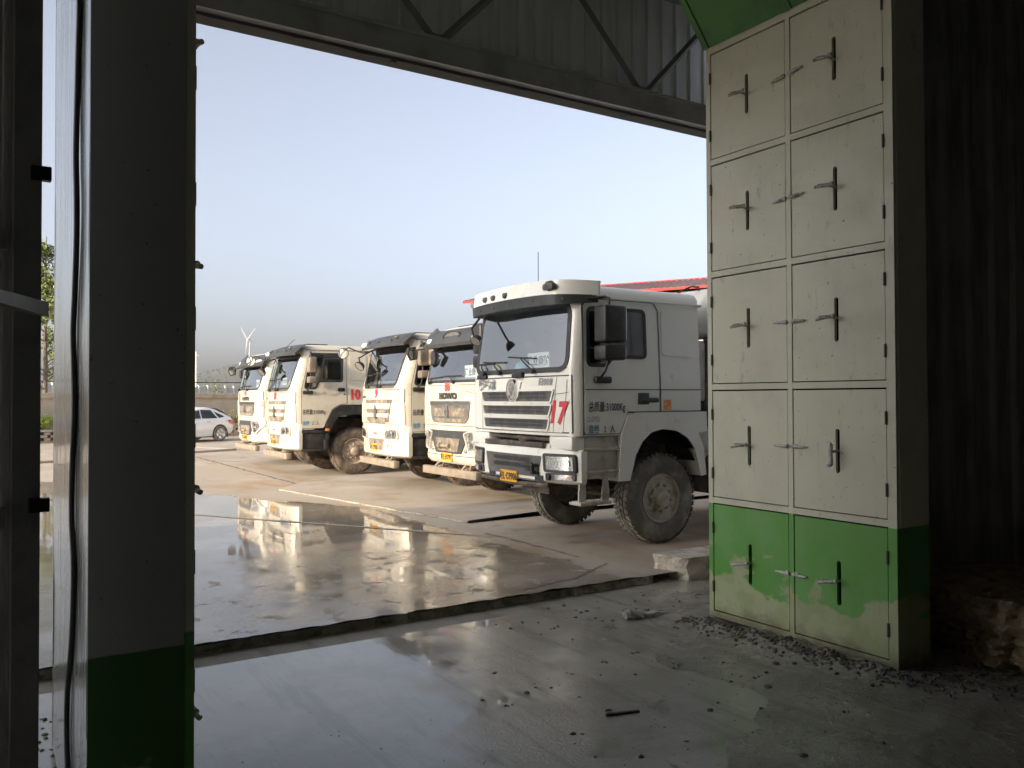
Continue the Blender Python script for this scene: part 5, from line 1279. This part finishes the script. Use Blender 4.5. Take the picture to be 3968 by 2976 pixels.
def tree(name, loc, label, H, cw, nl, size, seed, m, trunk=.14):
    rnd = random.Random(seed); root = empty(name, loc, label, 'tree'); b = MB(); cs = []
    b.tube([(0, 0, -.1), (.05, 0, H*.35), (.0, .05, H*.7), (.06, 0, H*.98)], [trunk, trunk*.7, trunk*.4, .02], 8)
    for k in range(34):
        z = H*rnd.uniform(.20, .95); a = rnd.uniform(0, 6.28); L = cw*(1-(z/H)**3*.75)*rnd.uniform(.5, 1)
        p1 = Vector((math.cos(a)*L*.5, math.sin(a)*L*.5, z+L*.35)); p2 = Vector((math.cos(a)*L, math.sin(a)*L, z+L*.7+.1))
        b.tube([(0, 0, z), p1, p2], [trunk*.28, trunk*.16, .008], 5)
        for t in (.45, .7, .9, 1.0): 
            c = Vector((0, 0, z)).lerp(p2, t)+Vector((rnd.gauss(0, .15), rnd.gauss(0, .15), rnd.gauss(0, .15))); cs.append((c, rnd.uniform(.25, .5)))
    b.build('trunk', M['bark'], root); b = MB(); leaves(b, cs, nl, size, 1.15, rnd, .6); b.build('crown', m, root, smooth=False, recalc=False)
tree('poplar_tree', (2.75, 50.0, 0), 'leafy poplar tree behind the yard wall, seen beside the dark gate', 10.6, 2.7, 9500, .10, 11, M['leaf'])
tree('young_tree', (11.45, 50.2, .0), 'small green sapling rising just behind the yard wall', 2.7, .55, 700, .06, 12, M['leaf'], .04)
# ---- car
car = empty('parked_car', (7.85, 37.7, 0), 'white sedan parked by the planter, its rear end showing', 'car', None, AZ)
def car_build():
    # local: x forward = -x (front at -), rear at +x ; rear axle at x=.5
    Wd = .86
    st = [(-3.35, .55, .30, .62, .70), (-3.25, .70, .22, .70, .76), (-2.9, .80, .18, .80, .82), (-2.2, .84, .17, .90, .86), (-1.6, .86, .17, .94, .86), (-.8, .86, .17, .95, .86), (.0, .86, .18, .97, .86), (.55, .86, .19, 1.0, .86), (.95, .84, .24, 1.02, .84), (1.18, .80, .30, 1.0, .80), (1.28, .74, .38, .96, .74), (1.31, .70, .42, .90, .7)]
    b = MB(); P = []
    for x, w, zs, zb, wt in st:
        w2 = w*.93
        h = [(-w*.8, zs), (-w*.97, zs+.06), (-w, zs+.22), (-w*1.0, (zs+zb)*.5), (-w*.985, zb-.16), (-w2, zb-.04), (-w2*.88, zb), (0, zb+.03)]
        ring = [(x, y, z) for y, z in h] + [(x, -y, z) for y, z in h[:-1][::-1]]
        P.append(ring)
    rr = b.grid(P, closed_u=True); b.f(rr[0]); b.f(rr[-1]); b.build('body', M['carpaint'], car, ang=50)
    roof = [(-1.75, .95, .80), (-1.3, 1.17, .70), (-.85, 1.36, .62), (-.4, 1.45, .59), (.1, 1.455, .585), (.5, 1.38, .60), (.85, 1.22, .66), (1.12, 1.05, .74)]
    b = MB(); P = []
    for x, zt, w in roof:
        zb = .94
        h = [(-.80, zb-.02), (-.795+.0, zb), (-w-(.80-w)*.25, zb+(zt-zb)*.72), (-w+.03, zt-.03), (-w*.6, zt+.005), (0, zt+.015)]
        P.append([(x, y, z) for y, z in h]+[(x, -y, z) for y, z in h[:-1][::-1]])
    rr = b.grid(P); b.build('cabin', M['carpaint'], car, ang=60)
    def cab_y(x, z):
        for (x0, z0, w0), (x1, z1, w1) in zip(roof, roof[1:]):
            if x <= x1:
                t = (x-x0)/(x1-x0); zt = z0+(z1-z0)*t; w = w0+(w1-w0)*t; k = min(1, max(0, (z-.94)/max(.05, (zt-.94)*.72))); return .795+((w+(.80-w)*.25)-.795)*k
        return .78
    sf = lambda p, off: (p[0], -cab_y(*p)-off, p[1])
    for q in ([(-1.35, .985), (-.42, .985), (-.42, 1.355), (-.85, 1.27)], [(-.36, .985), (.42, .99), (.16, 1.34), (-.36, 1.36)], [(.50, .995), (.82, 1.05), (.30, 1.29)]):
        for s in (1, -1):
            b = MB(); b.fan(dens(rpoly(q, .03), .12), lambda p, off: (p[0], (-cab_y(*p)-off)*s, p[1]), .008, .012); b.build('car_window', M['sideglass2'], car)
    b = MB(); P = [[(x, y, z) for y in (-.62, -.3, 0, .3, .62)] for x, z in ((.48, 1.41), (.85, 1.245), (1.12, 1.075))]; b.grid(P); b.build('rear_window', M['sideglass2'], car)
    for s in (1, -1):
        b = MB(); b.prism([(1.0, .80), (1.31, .72), (1.29, .86), (1.22, .90), (.93, .90)], lambda p: (p[0], -s*(.875 if p[0] < 1.1 else .80), p[1]), lambda p: (p[0]+.02, -s*.55, p[1])); b.build('tail_light', M['redlens'], car)
        b = MB(); b.box((-.22, -s*.868-.012, .845), (.0, -s*.868+.012, .872), .01); b.build('door_handle', M['chrome'], car)
        for xa in (.5, -2.13):
            b = MB(); pts = [(xa+.385*math.cos(a), .34+.385*math.sin(a)) for a in [PI*i/16 for i in range(17)]]+[(xa-.385, .18), (xa+.385, .18)]
            b.prism(pts, lambda p: (p[0], -s*.866, p[1]), lambda p: (p[0], -s*.5, p[1])); b.build('wheel_well', M['black'], car)
            b = MB(); b.lathe([(.22, .04), (.30, .0), (.325, .03), (.325, .18), (.3, .21), (.2, .2)], (0, 0, 0), 'y', 32, closed=True); w_ = b.build('wheel', M['tyreA'], car); w_.location = (xa, -.905 if s > 0 else .905, .325); w_.rotation_euler = (0, 0, 0 if s > 0 else PI)
            b = MB(); b.lathe([(.225, .04), (.228, .004), (.215, .012), (.20, .035), (.19, .037)], (0, 0, 0), 'y', 28)
            for k in range(5):
                a = 2*PI*k/5+.3
                for da in (-.13, .13): b.tube([(.04*math.cos(a), .012, .04*math.sin(a)), (.21*math.cos(a+da), .015, .21*math.sin(a+da))], .016, 5)
            b.lathe([(.05, .02), (.02, .01), (.002, .01)], (0, 0, 0), 'y', 12); b.build('rim', M['alloy'], w_)
    b = MB(); b.box((.92, -.83, .17), (.94, -.66, .42), .005); b.box((.92, .66, .17), (.94, .83, .42), .005); b.build('mud_flap', M['black'], car)
    b = MB(); b.box((1.0, -.55, .24), (1.30, .55, .34), .03); b.build('bumper_trim', M['black'], car)
M['sideglass2'] = mat('tinted car glass', (.02, .023, .025), .06, spec=.6)
car_build()
# ---- concrete panel fence, pole, cable behind the wall
fn = empty('panel_fence', (26, 125, 0), 'pale concrete panel fence with posts beyond the yard wall', 'fence', None, math.atan2(5.0, 6.9))
b = MB(); b.box((-40, .05, 0), (60, .15, 3.55)); b.build('panels', M['fencep'] if 'fencep' in M else M.setdefault('fencep', mat('pale fence panel', (.46, .46, .45), .8, col2=(.40, .40, .39), scale=.5)), fn, smooth=False)
pst = M.setdefault('fencepost', mat('pale fence post', (.62, .61, .59), .8))
for i in range(-14, 32):
    b = MB(); b.box((i*1.83-.13+.3, -.10, 0), (i*1.83+.13+.3, .05, 3.75)); b.box((i*1.83-.15+.3, -.12, 3.75), (i*1.83+.15+.3, .17, 3.82)); b.build('fence_post', pst, fn, smooth=False)
b = MB(); b.tube([(0, 0, 0), (0, 0, 10.4)], [.16, .10], 8); b.box((-.5, -.05, 9.6), (.5, .05, 9.72)); o = b.build('utility_pole', pst, None); o.location = (32.4, 157, 0); tag(o, 'thin white utility pole beyond the fence, beside the dark cabinet tower', 'pole')
b = MB(); P = []
for i in range(31):
    t = i/30; P.append((-14+t*60, 56+t*14, 3.05-.55*4*t*(1-t)*.55+t*.55))
b.tube(P, .035, 5)
o = b.build('overhead_cable', M['rubber'], None); tag(o, 'dark sagging cable strung above the yard wall', 'cable')
b = MB(); b.tube([(-14, 56, 0), (-14, 56, 3.2)], .08, 8); tag(b.build('cable_post', pst, None), 'post carrying the left end of the sagging cable', 'post')
b = MB(); b.tube([(46, 70, 0), (46, 70, 3.7)], .08, 8); tag(b.build('cable_post', pst, None), 'post carrying the right end of the sagging cable behind the trucks', 'post')
# ---- hill, forest, turbine
F2 = Vector((.5354, .8447, 0)); R2 = Vector((.8447, -.5354, 0))
def ridge(s):
    # s: metres to the right of the view axis at 1250 m
    t = (s+600)/100
    base = 60*sstep(-550, -330, s)**.6*(.25+.75*sstep(520, 60, s))
    return base + 3.0*nz(s, 0, .012, 3) + 1.2*nz(s, 0, .05, 5)
def hillz(s, d):
    k = sstep(880, 1250, d) if d <= 1250 else sstep(2100, 1250, d)
    return -.6 + (ridge(s)+.6)*k**.8 + (2.2*nz(s, d, .008, 9))*k
b = MB(); P = []
for d in [860, 900, 950, 1000, 1050, 1100, 1150, 1200, 1240, 1270, 1320, 1450, 1700, 2100]:
    P.append([(F2*d+R2*s+Vector((0, 0, hillz(s, d)))) for s in [-900+15*i for i in range(140)]])
b.grid(P); tag(b.build('hill', M['hill'], None), kind='structure')
b = MB(); rnd = random.Random(9)
for i in range(4200):
    s = rnd.uniform(-620, 200); d = rnd.choice((rnd.uniform(960, 1262), rnd.gauss(1250, 10)))
    if hillz(s, d) < 3 or nz(s, d, .02, 2) < -.25: continue
    h = rnd.uniform(1.2, 3.0)*(1.3 if rnd.random() < .1 else 1); w = h*rnd.uniform(.25, .45); c = F2*d+R2*s+Vector((0, 0, hillz(s, d)-.4))
    b.lathe([(w*.6, 0), (w*rnd.uniform(.8, 1.1), h*.35), (w*.7, h*.7), (w*.05, h)], c, 'z', 6)
tag(b.build('hill_trees', M['forest'], None, smooth=False), 'dark scrub and trees along the far hill', 'trees', kind='stuff')
tb = empty('wind_turbine', (402, 1519, 0), 'white wind turbine on the horizon above the truck numbered 66', 'wind turbine')
b = MB(); b.tube([(0, 0, 0), (3.5, -2.2, 106)], [1.9, 1.2], 12); b.build('tower', M['turbine'], tb)
b = MB(); b.box((-1.6, -1.6, 105.5), (5.2, 5.0, 109.5), .8); b.build('nacelle', M['turbine'], tb)
rt = R2; hub = Vector((-1.2, -2.2, 108))
for ang in (118, 55, 262):
    a = R(ang); d = rt*math.cos(a)+Vector((0, 0, 1))*math.sin(a); q = d.cross(F2)
    b = MB(); rows = []
    for t, w in ((0, .6), (.2, .8), (.6, .5), (1, .18)):
        c = hub-F2*1.5+d*(26*t); rows.append([c+q*w, c+F2*.3*w, c-q*w, c-F2*.3*w])
    rr = b.grid(rows, closed_u=True); b.f(rr[-1]); b.build('blade', M['turbine'], tb)
# ---- building with red trimmed roof
bd = empty('office_building', (21.9, 38.9, 0), 'cream building with mauve metal roof and red eaves behind truck 17', 'building', None, math.atan2(27.7-38.9, 28.3-21.9))
b = MB(); b.box((.75, .7, 0), (24, 8.3, 6.85)); b.build('wall', M['cream'], bd, smooth=False)
for i in range(7):
    for z in (1.0, 4.2):
        b = MB(); b.box((2.0+i*3.1, .66, z), (3.6+i*3.1, .72, z+1.6)); w_ = b.build('window', M['fencepost'], bd, smooth=False)
        b = MB(); b.box((2.08+i*3.1, .645, z+.08), (3.52+i*3.1, .665, z+1.52)); b.build('pane', M['sideglass2'], w_, smooth=False)
b = MB(); 
n = 80
for side in (0, 1):
    P = []
    for k in (0, 1):
        row = []
        for i in range(n):
            for t, h in ((0, 0), (.15, .05), (.3, 0)):
                x = -.2+(24.6)*(i+t)/n; row.append((x, (.0 if k == 0 else 4.5) if side == 0 else (9.0 if k == 0 else 4.5), (7.0 if k == 0 else 7.95)+h))
        P.append(row)
    b.grid(P)
rf = b.build('roof', M['roofsheet'], bd, smooth=False)
b = MB(); b.box((-.3, -.06, 6.88), (24.5, -.002, 7.00)); b.prism([(-.06, 6.88), (4.5, 7.86), (9.06, 6.88), (9.06, 7.02), (4.5, 8.0), (-.06, 7.02)], lambda p: (-.3, p[0], p[1]), lambda p: (-.22, p[0], p[1])); b.tube([(-.3, 4.5, 8.0), (24.4, 4.5, 7.99)], .03, 6); b.build('red_eaves', M['redroof'], rf, smooth=False)
b = MB(); b.tube([(3.0, 2.4, 7.5), (3.0, 2.4, 9.75)], .022, 6); b.build('lightning_rod', M['ink'], rf)
# ------------------------------------------------------------------ light, air, camera
SUN_EL = R(14.5); sd = Vector((-4.5, -1.0, 0)).normalized()*math.cos(SUN_EL)+Vector((0, 0, math.sin(SUN_EL)))
l = bpy.data.lights.new('sun', 'SUN'); l.energy = SUN_E; l.angle = R(.5); l.color = (1., .77, .50)
so = bpy.data.objects.new('sun', l); COL.objects.link(so); so.rotation_euler = sd.to_track_quat('Z', 'Y').to_euler()
w = bpy.data.worlds.new('World'); SC.world = w; w.use_nodes = True; nt = w.node_tree
sky = nt.nodes.new('ShaderNodeTexSky'); sky.sky_type = 'NISHITA'; sky.sun_disc = False; sky.sun_elevation = SUN_EL; sky.sun_rotation = math.atan2(sd.x, sd.y)
sky.air_density = AIR; sky.dust_density = DUST; sky.ozone_density = OZ; sky.altitude = 50
hs = nt.nodes.new('ShaderNodeHueSaturation'); hs.inputs['Saturation'].default_value = SAT; nt.links.new(sky.outputs[0], hs.inputs['Color']); nt.links.new(hs.outputs[0], nt.nodes['Background'].inputs[0]); nt.nodes['Background'].inputs[1].default_value = SKY_S
if HAZE:
    b = MB(); b.box((-2300, -2300, -3), (2300, 2300, 150)); h = b.build('haze', None, None, smooth=False); tag(h, kind='stuff'); h.display_type = 'WIRE'
    m = bpy.data.materials.new('haze air'); m.use_nodes = True; nt = m.node_tree; nt.nodes.clear()
    pv = nt.nodes.new('ShaderNodeVolumePrincipled'); pv.inputs['Color'].default_value = HCOL; pv.inputs['Density'].default_value = HAZE; pv.inputs['Anisotropy'].default_value = .2
    ou = nt.nodes.new('ShaderNodeOutputMaterial'); nt.links.new(pv.outputs[0], ou.inputs['Volume']); h.data.materials.append(m)
cam = bpy.data.cameras.new('camera'); co = bpy.data.objects.new('camera', cam); COL.objects.link(co); SC.camera = co
cam.sensor_width = 36; cam.lens = 3239.45/3968*36; cam.clip_end = 8000; cam.clip_start = .05
y_, p_, r_ = R(32.37034), R(.97714), R(-.19401)
f = Vector((math.sin(y_)*math.cos(p_), math.cos(y_)*math.cos(p_), math.sin(p_))); rt = Vector((math.cos(y_), -math.sin(y_), 0)); up = rt.cross(f)
r2 = rt*math.cos(r_)+up*math.sin(r_); u2 = -rt*math.sin(r_)+up*math.cos(r_)
co.matrix_world = Matrix(((r2.x, u2.x, -f.x, 0), (r2.y, u2.y, -f.y, 0), (r2.z, u2.z, -f.z, 1.8), (0, 0, 0, 1)))
SC.view_settings.view_transform = 'Standard'; SC.view_settings.look = 'None'; SC.view_settings.exposure = EXPO; SC.view_settings.gamma = 1
SC.cycles.use_denoising = True
try: SC.cycles.denoiser = 'OPENIMAGEDENOISE'
except Exception: pass
SC.cycles.max_bounces = 12; SC.cycles.diffuse_bounces = 6; SC.cycles.glossy_bounces = 5; SC.cycles.transparent_max_bounces = 24; SC.cycles.sample_clamp_indirect = 8
SC.cycles.volume_bounces = 0
